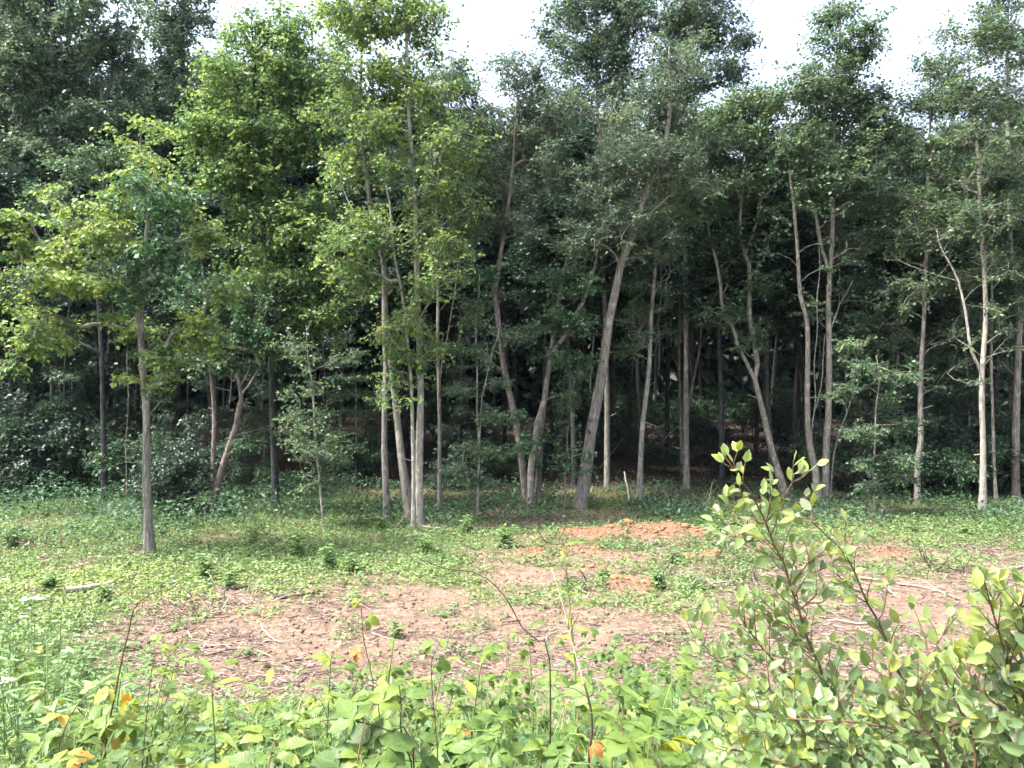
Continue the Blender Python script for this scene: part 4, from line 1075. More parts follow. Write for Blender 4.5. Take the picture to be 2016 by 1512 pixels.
# heaps of torn brush
def brush(label, px, py, w, h, n, seed, mat='root'):
    c = np.random.default_rng(seed); Y = gdepth(py); x = (px - 1008) / FPX * Y
    root = thing('brush_pile', label, 'brush pile', (x, Y, float(gz(x, Y))), 'torn brush and root heaps')
    for k in range(n):
        a = np.array([c.normal() * w * .35, c.normal() * w * .22, abs(c.normal()) * h * .25])
        d = norm(c.normal(size=3) * [1, .7, .55] + [0, 0, .35]) * c.uniform(.4, 1.0) * w * .5
        p_ = catmull([a, a + d * .5 + c.normal(size=3) * .03, a + d + c.normal(size=3) * .05], .07)
        p_[:, 2] = np.maximum(p_[:, 2], .005)
        r0 = c.uniform(.005, .013)
        v, f, top = tube(p_, np.linspace(r0, r0 * .4, len(p_)), 5)
        obj('twig', new_mesh('twig', v, np.vstack([f, top]), smooth=True), M[mat], root)
brush('reddish brown heap of torn roots behind the near shrub, right of the clay heaps', 1730, 1084, .8, .4, 34, 1)
brush('grey brush heap on the bare strip in front of the leaning forked trunk', 1375, 1006, 1.3, .3, 34, 2, 'stick')
brush('small dark root heap below the front edge of the clay heaps', 1440, 1142, .7, .2, 26, 3, 'stem_dark')
brush('flat heap of torn roots left of the bare soil', 345, 1202, .6, .18, 24, 4)
brush('low heap of grey root scraps along the upper edge of the bare soil, left half', 490, 1186, .9, .14, 26, 5, 'stick')
brush('reddish heap of bark and clay beside the left margin', 60, 1076, .9, .2, 26, 6)
brush('dark dead twigs standing in the shade at the far left', 180, 955, .9, .8, 26, 7, 'stem_dark')
brush('small root heap on the weeds in the middle of the clearing', 945, 1108, .5, .14, 18, 8)
brush('little dark root tangle at the front of the clay heaps', 1130, 1158, .5, .14, 18, 9, 'stem_dark')
brush('scraps of split wood on the soil between the near shrub and the clay heaps', 1400, 1152, .9, .14, 26, 10, 'stick')

brush('dark root tangle at the left end of the clay heaps', 1085, 1090, .6, .16, 20, 11, 'stem_dark')
brush('grey twigs lying on the middle of the broad clay heap', 1285, 1086, .8, .14, 24, 12, 'stick')
brush('brown root scraps on the right shoulder of the broad clay heap', 1370, 1078, .7, .14, 20, 13)
brush('dark torn brush on the soil right of the tall near shrub', 1850, 1120, .9, .18, 26, 14, 'stem_dark')

# taller leafy weeds standing in the clearing
def leafy_weed(label, px, py, h, n_stem, seed, mat='leaf_weed_dark', narrow=False, spread=.22):
    c = np.random.default_rng(seed); Y = gdepth(py); x = (px - 1008) / FPX * Y
    root = thing('leafy_weed', label, 'weed', (x, Y, float(gz(x, Y))), 'tall leafy weeds on the clearing')
    for s in range(n_stem):
        e = np.array([c.normal() * spread * h, c.normal() * spread * h, h * c.uniform(.7, 1.0)])
        b = np.array([c.normal() * .05, c.normal() * .05, 0])
        p_ = catmull([b, (b + e) / 2 + c.normal(size=3) * .02, e], .06)
        v, f, top = tube(p_, np.linspace(.006, .0025, len(p_)), 5)
        st = obj('stem', new_mesh('stem', v, np.vstack([f, top]), smooth=True), M['stem_green'], root)
        k = 12
        t = np.linspace(.15, 1, k); P = b + (e - b) * t[:, None]
        a = np.arange(k) * 2.4 + c.random() * 6
        D = np.stack([np.cos(a), np.sin(a), .35 - .3 * c.random(k)], 1); N = UP + c.normal(size=(k, 3)) * .25
        L = c.uniform(.10, .17, k) * (1.15 - .4 * t) * (h / .5) ** .4
        V, F = leaf6(P, D, N, L, L * (.28 if narrow else .5), .12, .25)
        lf = obj('foliage', new_mesh('foliage', V, F, tint=np.repeat(np.clip(.5 + c.normal(size=k) * .2, 0, 1), 4)), M[mat], st)
WD = [(580, 1098, .55, 9, 'bushy dark green weed in the middle of the left grass'), (500, 1072, .45, 5, 'weed with big leaves behind the bushy dark weed'), (648, 1120, .4, 6, 'loose weed right of the bushy dark weed'), (410, 1140, .4, 6, 'pale green weed right of the near maple foot'),
      (838, 1092, .4, 6, 'weed in front of the four-stemmed clump'), (995, 1080, .5, 6, 'tall weed left of the clay heaps'), (690, 1130, .38, 4, 'narrow upright weed in front of the clump'), (455, 1158, .3, 5, 'low weed above the left soil patch'),
      (1190, 1145, .22, 5, 'small weed on the front clay heap'), (1300, 1162, .28, 6, 'weed at the right end of the front clay heap'), (100, 1165, .3, 7, 'broad dark weed beside the pale log'), (205, 1182, .22, 5, 'low dark weed below the pale log'), (30, 1075, .5, 8, 'dark leafy weed at the left margin behind the grass'),
      (1680, 1022, .35, 4, 'weed beside the foot of the thin straight sapling'), (1800, 1052, .3, 4, 'weed on the grass below the slender right trunk'), (1160, 1002, .4, 5, 'weed between the creeper tree and the thick leaning trunk'), (745, 1046, .35, 5, 'yellowish weed left of the clump foot'),
      (780, 1256, .20, 3, 'small round weed alone on the bare soil'), (920, 1050, .4, 5, 'weed on the strip below the two-stemmed sapling'), (1420, 1060, .3, 4, 'weed behind the small clay heap'), (1330, 1112, .24, 5, 'weed between the clay heaps'), (1900, 1052, .3, 4, 'weed on the grass left of the pale right trunk')]
for i, (px, py, h, ns, lab) in enumerate(WD):
    leafy_weed(lab, px, py, h, ns, 300 + i, 'leaf_weed')

# hanging vines beside the near maple and in the wood
def vine(label, pts, Y, r, seed):
    P = np.array([at(a, b, Y) for a, b in pts]); P = catmull(P, .2); c = np.random.default_rng(seed)
    P[:, 0] += .02 * np.sin(np.arange(len(P)) * .9 + seed); b = P[0].copy()
    root = thing('hanging_vine', label, 'vine', b, 'bare hanging vines')
    v, f, top = tube(P - b, np.full(len(P), r), 5, .1, seed)
    obj('stem', new_mesh('stem', v, np.vstack([f, top]), smooth=True), M['bark_grey'], root)
vine('thin bare vine hanging left of the near maple trunk', [(247, 975), (249, 900), (251, 780), (252, 640), (250, 520)], 14.2, .010, 1)
vine('short bare twig bridging the hanging vine and the near maple', [(243, 909), (262, 911), (284, 907)], 14.1, .008, 2)
vine('pale thin vine curving between the pointed tree trunks', [(1598, 868), (1604, 800), (1604, 733), (1608, 640), (1612, 540), (1614, 470)], 19.4, .012, 3)
vine('crooked vine leaning onto the pointed tree trunk', [(1600, 830), (1612, 780), (1620, 720), (1625, 660)], 19.4, .010, 4)
vine('thin vine hanging right of the slim bent trunk', [(1298, 740), (1297, 660), (1300, 580), (1304, 500)], 19.8, .008, 5)
vine('dark vine running up beside the near maple trunk', [(276, 1060), (282, 980), (284, 900), (286, 830)], 13.55, .010, 6)

# ------------------------------------------------------------------ the bank in front of the camera: brambles, weeds, canes, the near shrub
def blade(length, width, prof, y0=np.zeros(3), yaw=0.0, fold=.18, curl=.25, serr=0.0, pitch=0.0, wave=0.0, seed=0):
    """one leaf blade along +Y, face up +Z; returns verts, quads, uv"""
    v = np.linspace(0, 1, len(prof)); w = np.array(prof) * width * .5
    if serr: w = w * (1 + serr * np.where(np.arange(len(w)) % 2 == 0, -1, 1))
    yy = v * length; zz = -curl * length * v ** 2 + wave * length * np.sin(v * 7 + seed)
    Lf = np.stack([-w, yy, zz + fold * w], 1); Rt = np.stack([w, yy, zz + fold * w], 1); Md = np.stack([w * 0, yy, zz], 1)
    V = np.stack([Lf, Md, Rt], 1).reshape(-1, 3)
    uv = np.stack([np.stack([np.zeros_like(v), v], 1), np.stack([np.full_like(v, .5), v], 1), np.stack([np.ones_like(v), v], 1)], 1).reshape(-1, 2)
    F = []
    for i in range(len(v) - 1):
        a = i * 3; F += [[a, a + 1, a + 4, a + 3], [a + 1, a + 2, a + 5, a + 4]]
    c, s = math.cos(pitch), math.sin(pitch)
    V = np.stack([V[:, 0], V[:, 1] * c - V[:, 2] * s, V[:, 1] * s + V[:, 2] * c], 1)
    c, s = math.cos(yaw), math.sin(yaw)
    V = np.stack([V[:, 0] * c - V[:, 1] * s, V[:, 0] * s + V[:, 1] * c, V[:, 2]], 1) + y0
    return V, np.array(F), uv

def join_blades(bl, stalk=None):
    V, F, U = [], [], []; o = 0
    for v, f, u in bl:
        V.append(v); F.append(f + o); U.append(u); o += len(v)
    if stalk is not None:
        v, f = frusta(np.array([stalk[0]]), np.array([stalk[1]]), np.array([.0016]), np.array([.0012]), 3)
        V.append(v); F.append(f + o); U.append(np.full((len(v), 2), .5))
    return np.vstack(V), np.vstack(F), np.vstack(U)

OVATE = (.10, .62, .92, 1.0, .90, .66, .34, .02)
def compound(seed, five=False):
    c = np.random.default_rng(seed); st = np.array([0, .045, .004])
    r = lambda a, b: c.uniform(a, b)
    bl = [blade(r(.068, .082), r(.050, .058), OVATE, st, r(-.15, .15), .22, r(.25, .5), .10, r(-.15, .15), .02, seed)]
    for sgn in (-1, 1):
        bl.append(blade(r(.054, .066), r(.038, .046), OVATE, st * .92, sgn * r(1.0, 1.35), .22, r(.2, .45), .10, r(-.25, .1), .02, seed + sgn))
        if five: bl.append(blade(r(.04, .05), r(.03, .036), OVATE, st * .55, sgn * r(1.3, 1.8), .2, r(.2, .4), .10, r(-.3, .1), .02, seed + 3 * sgn))
    V, F, U = join_blades(bl, (np.zeros(3), st))
    return new_mesh('bramble_leaf', V, F, smooth=False, uv=U)
def simple_leaf(name, L, W, prof, curl, fold, seed, stalk=.006):
    c = np.random.default_rng(seed); st = np.array([0, stalk, 0])
    V, F, U = join_blades([blade(L, W, prof, st, 0, fold, curl, 0, 0, .02, seed)], (np.zeros(3), st))
    return new_mesh(name, V, F, smooth=True, uv=U)

BR = [compound(i, i % 3 == 2) for i in range(6)]
for m_ in BR: m_.materials.append(M['leaf_bramble'])
BRA = [compound(10 + i) for i in range(2)]
for m_ in BRA: m_.materials.append(M['leaf_autumn'])
LANCE = (.10, .45, .78, 1.0, .95, .72, .40, .02)
LN = [simple_leaf('weed_leaf', .15, .046, LANCE, .35 + .15 * i, .25, i) for i in range(3)]
for m_ in LN: m_.materials.append(M['leaf_bramble'])
OVAL = (.12, .66, .95, 1.0, .90, .60, .06)
SH = [simple_leaf('shrub_leaf', .047, .0265, OVAL, cu, fo, i) for i, (cu, fo) in enumerate([(.12, .25), (.28, .18), (-.08, .35), (.2, .4)])]
for m_ in SH: m_.materials.append(M['leaf_shrub'])

def put_leaf(mesh, parent, pos, D, N, scale, tint, name='leaf'):
    D = Vector(D).normalized(); N = Vector(N); X = D.cross(N)
    if X.length < 1e-4: X = Vector((1, 0, 0))
    X.normalize(); Z = X.cross(D)
    o = bpy.data.objects.new(name, mesh); COL.objects.link(o); o.parent = parent
    X = X * random.uniform(.78, 1.15); Z = Z * random.uniform(.4, 1.8)
    o.matrix_local = Matrix(((X.x * scale, D.x * scale, Z.x * scale, pos[0]), (X.y * scale, D.y * scale, Z.y * scale, pos[1]), (X.z * scale, D.z * scale, Z.z * scale, pos[2]), (0, 0, 0, 1)))
    o.color = (tint, tint, tint, 1)
    return o

def cane(root, pts, r0, r1, mat, name='stem', sides=5):
    p_ = catmull(pts, .06)
    v, f, top = tube(p_, np.linspace(r0, r1, len(p_)), sides, .1, 3)
    obj(name, new_mesh(name, v, np.vstack([f, top]), smooth=True), M[mat], root)
    return p_

def bramble(label, x, y, h, nc, per, tone, autumn, seed, lsc=1.0):
    c = np.random.default_rng(seed); z = float(gz(x, y))
    root = thing('bramble', label, 'bramble', (x, y, z - .02), 'bramble plants on the bank')
    for k in range(nc):
        a = c.uniform(0, 6.28); rr = c.uniform(.08, .26) * (h / .6)
        top = np.array([math.cos(a) * rr, math.sin(a) * rr, h * c.uniform(.72, 1.0)])
        tip = top + np.array([math.cos(a) * .12, math.sin(a) * .12, -.05 + .08 * c.random()])
        p_ = cane(root, [np.zeros(3), top * [.35, .35, .55], top, tip], .0035, .0016, 'stem_brown' if c.random() < .5 else 'stem_green')
        n = len(p_)
        for j in range(per):
            i = int(n * (.34 + .66 * (j + c.random()) / per)); i = min(i, n - 1)
            b = a + (j % 2 * 2 - 1) * c.uniform(.5, 1.7)
            D = np.array([math.cos(b), math.sin(b), c.uniform(-.1, .5)])
            N = np.array([c.normal() * .35, -.42 + c.normal() * .35, 1.0])
            aut = c.random() < autumn
            put_leaf((BRA if aut else BR)[int(c.integers(0, 2 if aut else 6))], root, p_[i], D, N, c.uniform(.75, 1.15) * lsc,
                     float(np.clip(tone + c.normal() * .2 + .15 * (i / n - .6), 0, 1)))
    return root

rb = np.random.default_rng(500)
# rows of brambles from the camera outwards
ROWS = [(2.25, .40, .64, 'bottom-edge'), (2.95, .44, .64, 'second'), (3.75, .50, .74, 'third'), (4.65, .56, .86, 'fourth'), (5.6, .62, .84, 'far')]
plants = []
for ri, (Y0, dx, h0, nm) in enumerate(ROWS):
    half = .66 * Y0 + .15
    row = []
    for x in np.arange(-half, half, dx):
        xx = x + rb.normal() * dx * .2; yy = Y0 + rb.normal() * .16
        px = 1008 + xx / yy * FPX
        if px > (1560 if ri < 3 else 1480) or (ri >= 3 and px < 330): continue
        row.append((xx, yy, px))
    row.sort(key=lambda q: q[2])
    for i, (xx, yy, px) in enumerate(row):
        h = h0 * rb.uniform(.7, 1.2)
        if 330 < px < 660 and ri >= 2: h *= .58
        elif px > 1260 and ri >= 3: h *= .8
        left = px < 420
        tone = (.60 if left else (.52 if px < 760 else .42)) + rb.normal() * .1
        aut = .035 if left else .004
        what = 'yellowing bramble plant' if left else 'green bramble plant'
        bramble(f'{what} in the {nm} row, {nth(i, len(row))}', xx, yy, h, 5, 6, tone, aut, 600 + ri * 50 + i, (1.22, 1.12, 1.0, 1.0, 1.05)[ri] * rb.uniform(.72, 1.2) * (.8 if left else 1.0))

# low leaf mass filling the bank between the plants
n = 13000
y = 1.4 + 5.6 * rb.random(n) ** .8; x = (rb.random(n) * 2 - 1) * (.72 * y + .3)
top = np.where(x / y * FPX + 1008 < 300, .42 + .4 * sstep(4, 6, y), .40) * (.5 + fbm(x, y, 1.6, 160, 3))
top = top * np.where((np.abs(x / y * FPX + 1008 - 480) < 170) & (y > 4.2), .35, 1.0)
P = np.stack([x, y, gz(x, y) + top * (.2 + .8 * rb.random(n))], 1)
D = rb.normal(size=(n, 3)); D[:, 2] *= .5
N = np.array([0, -.35, 1.0]) + rb.normal(size=(n, 3)) * .45
L = .024 + .06 * rb.random(n) ** 2
V, F = leaf6(P, D, N, L, L * rb.uniform(.5, .8, n))
tint = np.clip(.32 + .3 * (fbm(x, y, 1.1, 170, 3) - .5) + rb.normal(size=n) * .22, 0, 1)
o = obj('undergrowth', new_mesh('undergrowth', V, F, tint=np.repeat(tint, 4)), M['leaf_fill'])
tag(o, 'low leafy undergrowth between the brambles on the bank', None, None, 'stuff')

# coarse grass and fine weeds on the left of the bank
n = 6000
y = 2.2 + 4.8 * rb.random(n); px = 420 * rb.random(n) - 60 + 40 * rb.normal(size=n)
x = (px - 1008) / FPX * y
P = np.stack([x, y, gz(x, y)], 1)
D = rb.normal(size=(n, 3)) * .6 + UP; N = rb.normal(size=(n, 3)) * [1, 1, .3] + [0, -.8, .5]
L = rb.uniform(.08, .24, n) * (.6 + .5 * sstep(2.5, 6, y)) * (.5 + fbm(x, y, .9, 180, 2))
V, F = grass_faces(P, D, N, L, rb.uniform(.005, .010, n), .55)
o = obj('coarse_grass', new_mesh('coarse_grass', V, F, tint=np.repeat(np.clip(.62 + rb.normal(size=n) * .25, 0, 1), 3)), M['grass'])
tag(o, 'coarse grass standing on the left of the bank', None, None, 'stuff')

# fine-leaved flowering weeds, left
def flower_weed(label, px, Y, h, ns, nflower, seed, fsize=.035):
    c = np.random.default_rng(seed); x = (px - 1008) / FPX * Y; z = float(gz(x, Y))
    root = thing('flowering_weed', label, 'wildflower', (x, Y, z), 'white flowering weeds on the left')
    tops = []
    for k in range(ns):
        e = np.array([c.normal() * .16, c.normal() * .16, h * c.uniform(.72, 1.0)])
        p_ = cane(root, [np.array([c.normal() * .05, c.normal() * .05, 0]), e * [.4, .4, .5] + c.normal(size=3) * .02, e], .0035, .0018, 'stem_green')
        tops.append(p_[-1])
        kk = 26; i = (len(p_) * (.12 + .85 * c.random(kk))).astype(int)
        P = p_[np.minimum(i, len(p_) - 1)]; a = c.uniform(0, 6.28, kk)
        D = np.stack([np.cos(a), np.sin(a), c.uniform(-.2, .6, kk)], 1); L = c.uniform(.04, .095, kk)
        V, F = leaf6(P, D, UP + c.normal(size=(kk, 3)) * .4, L, L * .28)
        obj('foliage', new_mesh('foliage', V, F, tint=np.repeat(np.clip(.55 + c.normal(size=kk) * .2, 0, 1), 4)), M['leaf_weed'], root)
    for k in range(nflower):
        t = tops[k % ns] + np.array([c.normal() * .03, c.normal() * .03, .01])
        # a flat head of many small florets
        nf = 26; rr = fsize * np.sqrt(c.random(nf)); a = c.uniform(0, 6.28, nf)
        Pf = t + np.stack([np.cos(a) * rr, np.sin(a) * rr, .012 + .35 * (fsize - rr) * .5], 1)
        Df = c.normal(size=(nf, 3)) * [1, 1, .2]
        V, F = leaf6(Pf, Df, UP + np.array([0, -.4, 0]) + c.normal(size=(nf, 3)) * .3, np.full(nf, fsize * .42), np.full(nf, fsize * .36), .05, .05)
        obj('flower_head', new_mesh('flower_head', V, F), M['white_petal'], root)
FW = [(15, 6.9, .95, 5, 3, 'white flowers highest at the left margin'), (60, 6.3, .95, 6, 4, 'white-topped weed with the largest flower cluster at far left'), (110, 7.2, .8, 5, 2, 'white-flowered weed near the pale log'), (150, 6.6, .7, 6, 0, 'fine-leaved green weed right of the white flowers'),
      (20, 5.2, .85, 6, 3, 'white-flowered weed midway down the left margin'), (95, 5.0, .72, 6, 1, 'weed with one white flower head left of the bare cane'), (180, 5.6, .6, 6, 0, 'low fine-leaved weed left of the bare cane'), (40, 4.1, .75, 6, 1, 'weed low on the left margin with a single white head'),
      (130, 4.2, .6, 6, 0, 'feathery green weed below the white flowers'), (220, 4.6, .5, 6, 0, 'feathery weed at the foot of the bare cane'), (95, 3.1, .62, 5, 1, 'weed with a broad white head above the yellow leaves'), (0, 3.2, .6, 6, 0, 'dark feathery weed at the lower left margin'),
      (270, 5.4, .5, 5, 0, 'fine-leaved weed right of the bare cane'), (200, 7.0, .55, 5, 1, 'small white-flowered weed at the edge of the grass'), (330, 6.0, .4, 5, 0, 'low fine-leaved weed at the left end of the soil')]
for i, (px, Y, h, ns, nf, lab) in enumerate(FW):
    flower_weed(lab, px, Y, h * 1.32, ns + 4, nf, 700 + i, .030 if i in (1, 10) else .020)

# broad lance-leaved plants
def lance_plant(label, px, Y, h, n, seed, tone=.6, sc=1.0, zpy=None):
    c = np.random.default_rng(seed); x = (px - 1008) / FPX * Y; z = float(gz(x, Y))
    root = thing('broad_leaved_weed', label, 'weed', (x, Y, z), 'broad leaved weeds on the bank')
    p_ = cane(root, [np.zeros(3), np.array([c.normal() * .03, c.normal() * .03, h * .5]), np.array([c.normal() * .05, c.normal() * .05, h])], .006, .003, 'stem_green')
    for j in range(n):
        t = .35 + .65 * j / (n - 1); i = min(int(t * len(p_)), len(p_) - 1); b = j * 2.4 + c.normal() * .3
        D = np.array([math.cos(b), math.sin(b), .3 + .5 * t]); N = np.array([-math.cos(b) * .5, -math.sin(b) * .5 - .25, 1])
        put_leaf(LN[j % 3], root, p_[i], D, N, sc * c.uniform(.8, 1.1) * (1.1 - .4 * t), float(np.clip(tone + c.normal() * .15, 0, 1)))
lance_plant('bright lance-leaved weed at the lower end of the left soil patch', 492, 4.7, .62, 13, 801, .62, 1.25)
lance_plant('yellow-green lance-leaved weed beside the bare arching cane at left', 330, 5.0, .75, 9, 802, .8, 1.2)
lance_plant('lance-leaved weed in front of the bare soil, left of centre', 560, 4.4, .50, 11, 803, .5, 1.1)
lance_plant('light green lance-leaved plant rising in front of the centre soil', 852, 5.0, 1.02, 10, 804, .6, 1.15)
lance_plant('upright lance-leaved plant at the left of the dry pale stalk', 1052, 4.8, .98, 9, 805, .5, 1.1)
lance_plant('lance-leaved plant right of the dry pale stalk', 1235, 4.6, .85, 9, 806, .62, 1.1)
lance_plant('tall light green shoot overtopping the brambles at centre', 1125, 4.3, 1.42, 22, 807, .8, 1.05)
lance_plant('yellowish broad-leaved shoot among the brambles right of the orange leaf', 770, 4.6, .98, 9, 808, .82, .9)
lance_plant('broad-leaved weed in the lower left corner', 60, 2.6, .55, 11, 809, .6, .9)

for i_, (px_, Y_, h_, n_, tn_, sc_, lab_) in enumerate([
        (640, 3.9, .8, 11, .55, 1.0, 'dark-stemmed lance-leaved weed below the reddish stem'), (930, 3.6, .82, 12, .62, 1.05, 'tall lance-leaved weed in the middle of the brambles'),
        (1310, 4.0, .75, 11, .55, 1.0, 'lance-leaved weed at the left foot of the tall near shrub'), (420, 3.2, .75, 11, .7, 1.0, 'pale lance-leaved weed right of the tall arching cane'),
        (250, 4.2, .70, 10, .75, 1.0, 'yellowish lance-leaved weed behind the tall arching cane'), (700, 2.7, .68, 10, .5, .9, 'lance-leaved weed low in front of the reddish stem'),
        (1200, 3.0, .7, 11, .6, .95, 'lance-leaved weed just right of the black stalk foot'), (1010, 5.4, .95, 9, .7, 1.0, 'light lance-leaved weed at the upper edge of the brambles')]):
    lance_plant(lab_, px_, Y_, h_, n_, 820 + i_, tn_, sc_)
n = 3000                      # thin grass between the brambles
y = 1.8 + 5.0 * rb.random(n); x = (rb.random(n) * 2 - 1) * (.68 * y)
P = np.stack([x, y, gz(x, y)], 1)
L = rb.uniform(.25, .62, n) * (.4 + 1.1 * fbm(x, y, 1.2, 190, 2))
V, F = grass_faces(P, rb.normal(size=(n, 3)) * .42 + UP, rb.normal(size=(n, 3)) * [1, 1, .3] + [0, -.8, .5], L, rb.uniform(.004, .008, n), .5)
o = obj('bank_grass', new_mesh('bank_grass', V, F, tint=np.repeat(np.clip(.55 + rb.normal(size=n) * .25, 0, 1), 3)), M['grass'])
tag(o, 'thin grass blades standing between the brambles on the bank', None, None, 'stuff')

# bare canes and dry stalks
def bare_cane(label, pts, Y, r0, r1, mat, leaves=(), up_mat=None, seed=1, cat='cane', twigs=0, name='bare_cane'):
    P = np.array([at(a, b, Y if len(q) == 0 else q[0]) for a, b, *q in pts])
    c = np.random.default_rng(seed)
    gx, gy = P[0, 0], P[0, 1]; g = np.array([gx, gy, float(gz(gx, gy)) - .02])
    if P[0, 2] > g[2] + .03: P = np.vstack([g, P])
    b = P[0].copy(); root = thing(name, label, cat, b)
    p_ = catmull(P - b, .04)
    rr = np.linspace(r0, r1, len(p_))
    if up_mat:
        k = int(len(p_) * up_mat[1])
        for a_, z_, m_ in ((0, k + 1, mat), (k, len(p_), up_mat[0])):
            v, f, top = tube(p_[a_:z_], rr[a_:z_], 6, .15, seed); obj('stem', new_mesh('stem', v, np.vstack([f, top]), smooth=True), M[m_], root)
    else:
        v, f, top = tube(p_, rr, 6, .15, seed); obj('stem', new_mesh('stem', v, np.vstack([f, top]), smooth=True), M[mat], root)
    for k in range(twigs):
        i = int(c.integers(len(p_) // 3, len(p_) - 2)); d = norm(c.normal(size=3) * [1, .6, .4] + [0, 0, .8]) * c.uniform(.05, .16)
        q_ = catmull([p_[i], p_[i] + d * .5 + c.normal(size=3) * .008, p_[i] + d], .03)
        v, f, top = tube(q_, np.linspace(rr[i] * .5, rr[i] * .25, len(q_)), 4)
        obj('twig', new_mesh('twig', v, np.vstack([f, top]), smooth=True), M[mat], root)
    for (t, kind, tint, sc) in leaves:
        i = min(int(t * len(p_)), len(p_) - 1); a = c.uniform(0, 6.28)
        ms = {'a': BRA, 'g': BR, 'l': LN}[kind]
        put_leaf(ms[int(c.integers(0, 2))], root, p_[i], (math.cos(a), math.sin(a) * .6, c.uniform(-.4, .3)), (c.normal() * .3, -.8, .7), sc, tint)
    return root
bare_cane('tall arching brown cane bending right at the left, yellow leaves along it', [(206, 1500), (214, 1430), (226, 1370), (242, 1290), (254, 1240), (263, 1200), (280, 1180), (300, 1168), (319, 1163)], 3.0, .006, .0025, 'stem_brown',
          [(.42, 'a', .95, .8), (.5, 'g', .95, .8), (.58, 'a', 1.0, .7), (.35, 'g', .9, .9), (.3, 'a', .9, .9), (.62, 'g', 1.0, .8)], seed=3)
bare_cane('dark arching cane curving left over the soil at centre', [(1082, 1300), (1060, 1262), (1030, 1238), (1012, 1205), (992, 1172), (960, 1140), (930, 1125), (885, 1121), (845, 1108), (832, 1102)], 3.6, .0058, .0022, 'stem_dark', seed=4)
bare_cane('dry dead stalk, black below and straw-pale above, right of centre', [(1158, 1520), (1166, 1440), (1164, 1400), (1150, 1345), (1134, 1290), (1120, 1240), (1108, 1190), (1094, 1145), (1086, 1118)], 2.6, .0075, .0018, 'stem_dark', [(.52, 'a', .3, .6)], ('stem_straw', .66), 5, 'stalk', 9, 'dry_stalk')
bare_cane('upright reddish stem with one orange leaf, left of centre', [(748, 1420), (738, 1370), (728, 1310), (716, 1262), (712, 1215), (711, 1192)], 3.2, .0038, .0018, 'stem_brown', [(.8, 'a', .35, .85), (.93, 'g', .95, .7), (.97, 'g', 1.0, .6), (.7, 'g', .9, .8), (.62, 'g', .85, .8)], seed=6, twigs=4)
bare_cane('thin dark upright cane rising from the brambles left of centre', [(862, 1500), (858, 1440), (852, 1370), (849, 1330), (850, 1300), (862, 1272)], 2.8, .0036, .0016, 'stem_dark', [(.9, 'g', .55, .7), (.97, 'g', .6, .6), (.5, 'g', .45, .9)], seed=7, twigs=3)
bare_cane('dark crooked cane low in the brambles left of the black stalk', [(810, 1500), (795, 1460), (788, 1430), (790, 1390), (786, 1350)], 2.6, .0045, .002, 'stem_dark', [(.55, 'a', .25, .9), (.75, 'g', .4, .9)], seed=8, twigs=4)
bare_cane('brown bent cane at the lower left with a drooping yellow leaf', [(114, 1500), (122, 1450), (138, 1410), (155, 1385), (168, 1372)], 2.7, .004, .002, 'stem_brown', [(.7, 'a', .97, 1.1), (.85, 'a', .95, .9), (.4, 'a', .9, .9)], seed=9, twigs=3)
bare_cane('long dark cane arching sideways low through the brambles, left half', [(812, 1462), (770, 1440), (720, 1424), (670, 1414), (630, 1420)], 2.6, .0045, .0022, 'stem_dark', [(.2, 'a', .2, .9)], seed=10)
bare_cane('slim leafy shoot in front of the centre soil, left of the dry stalk', [(980, 1420), (985, 1370), (1000, 1320), (1014, 1290)], 3.4, .003, .0015, 'stem_green', [(.7, 'g', .6, .8), (.85, 'g', .7, .8), (.97, 'g', .7, .7)], seed=11)

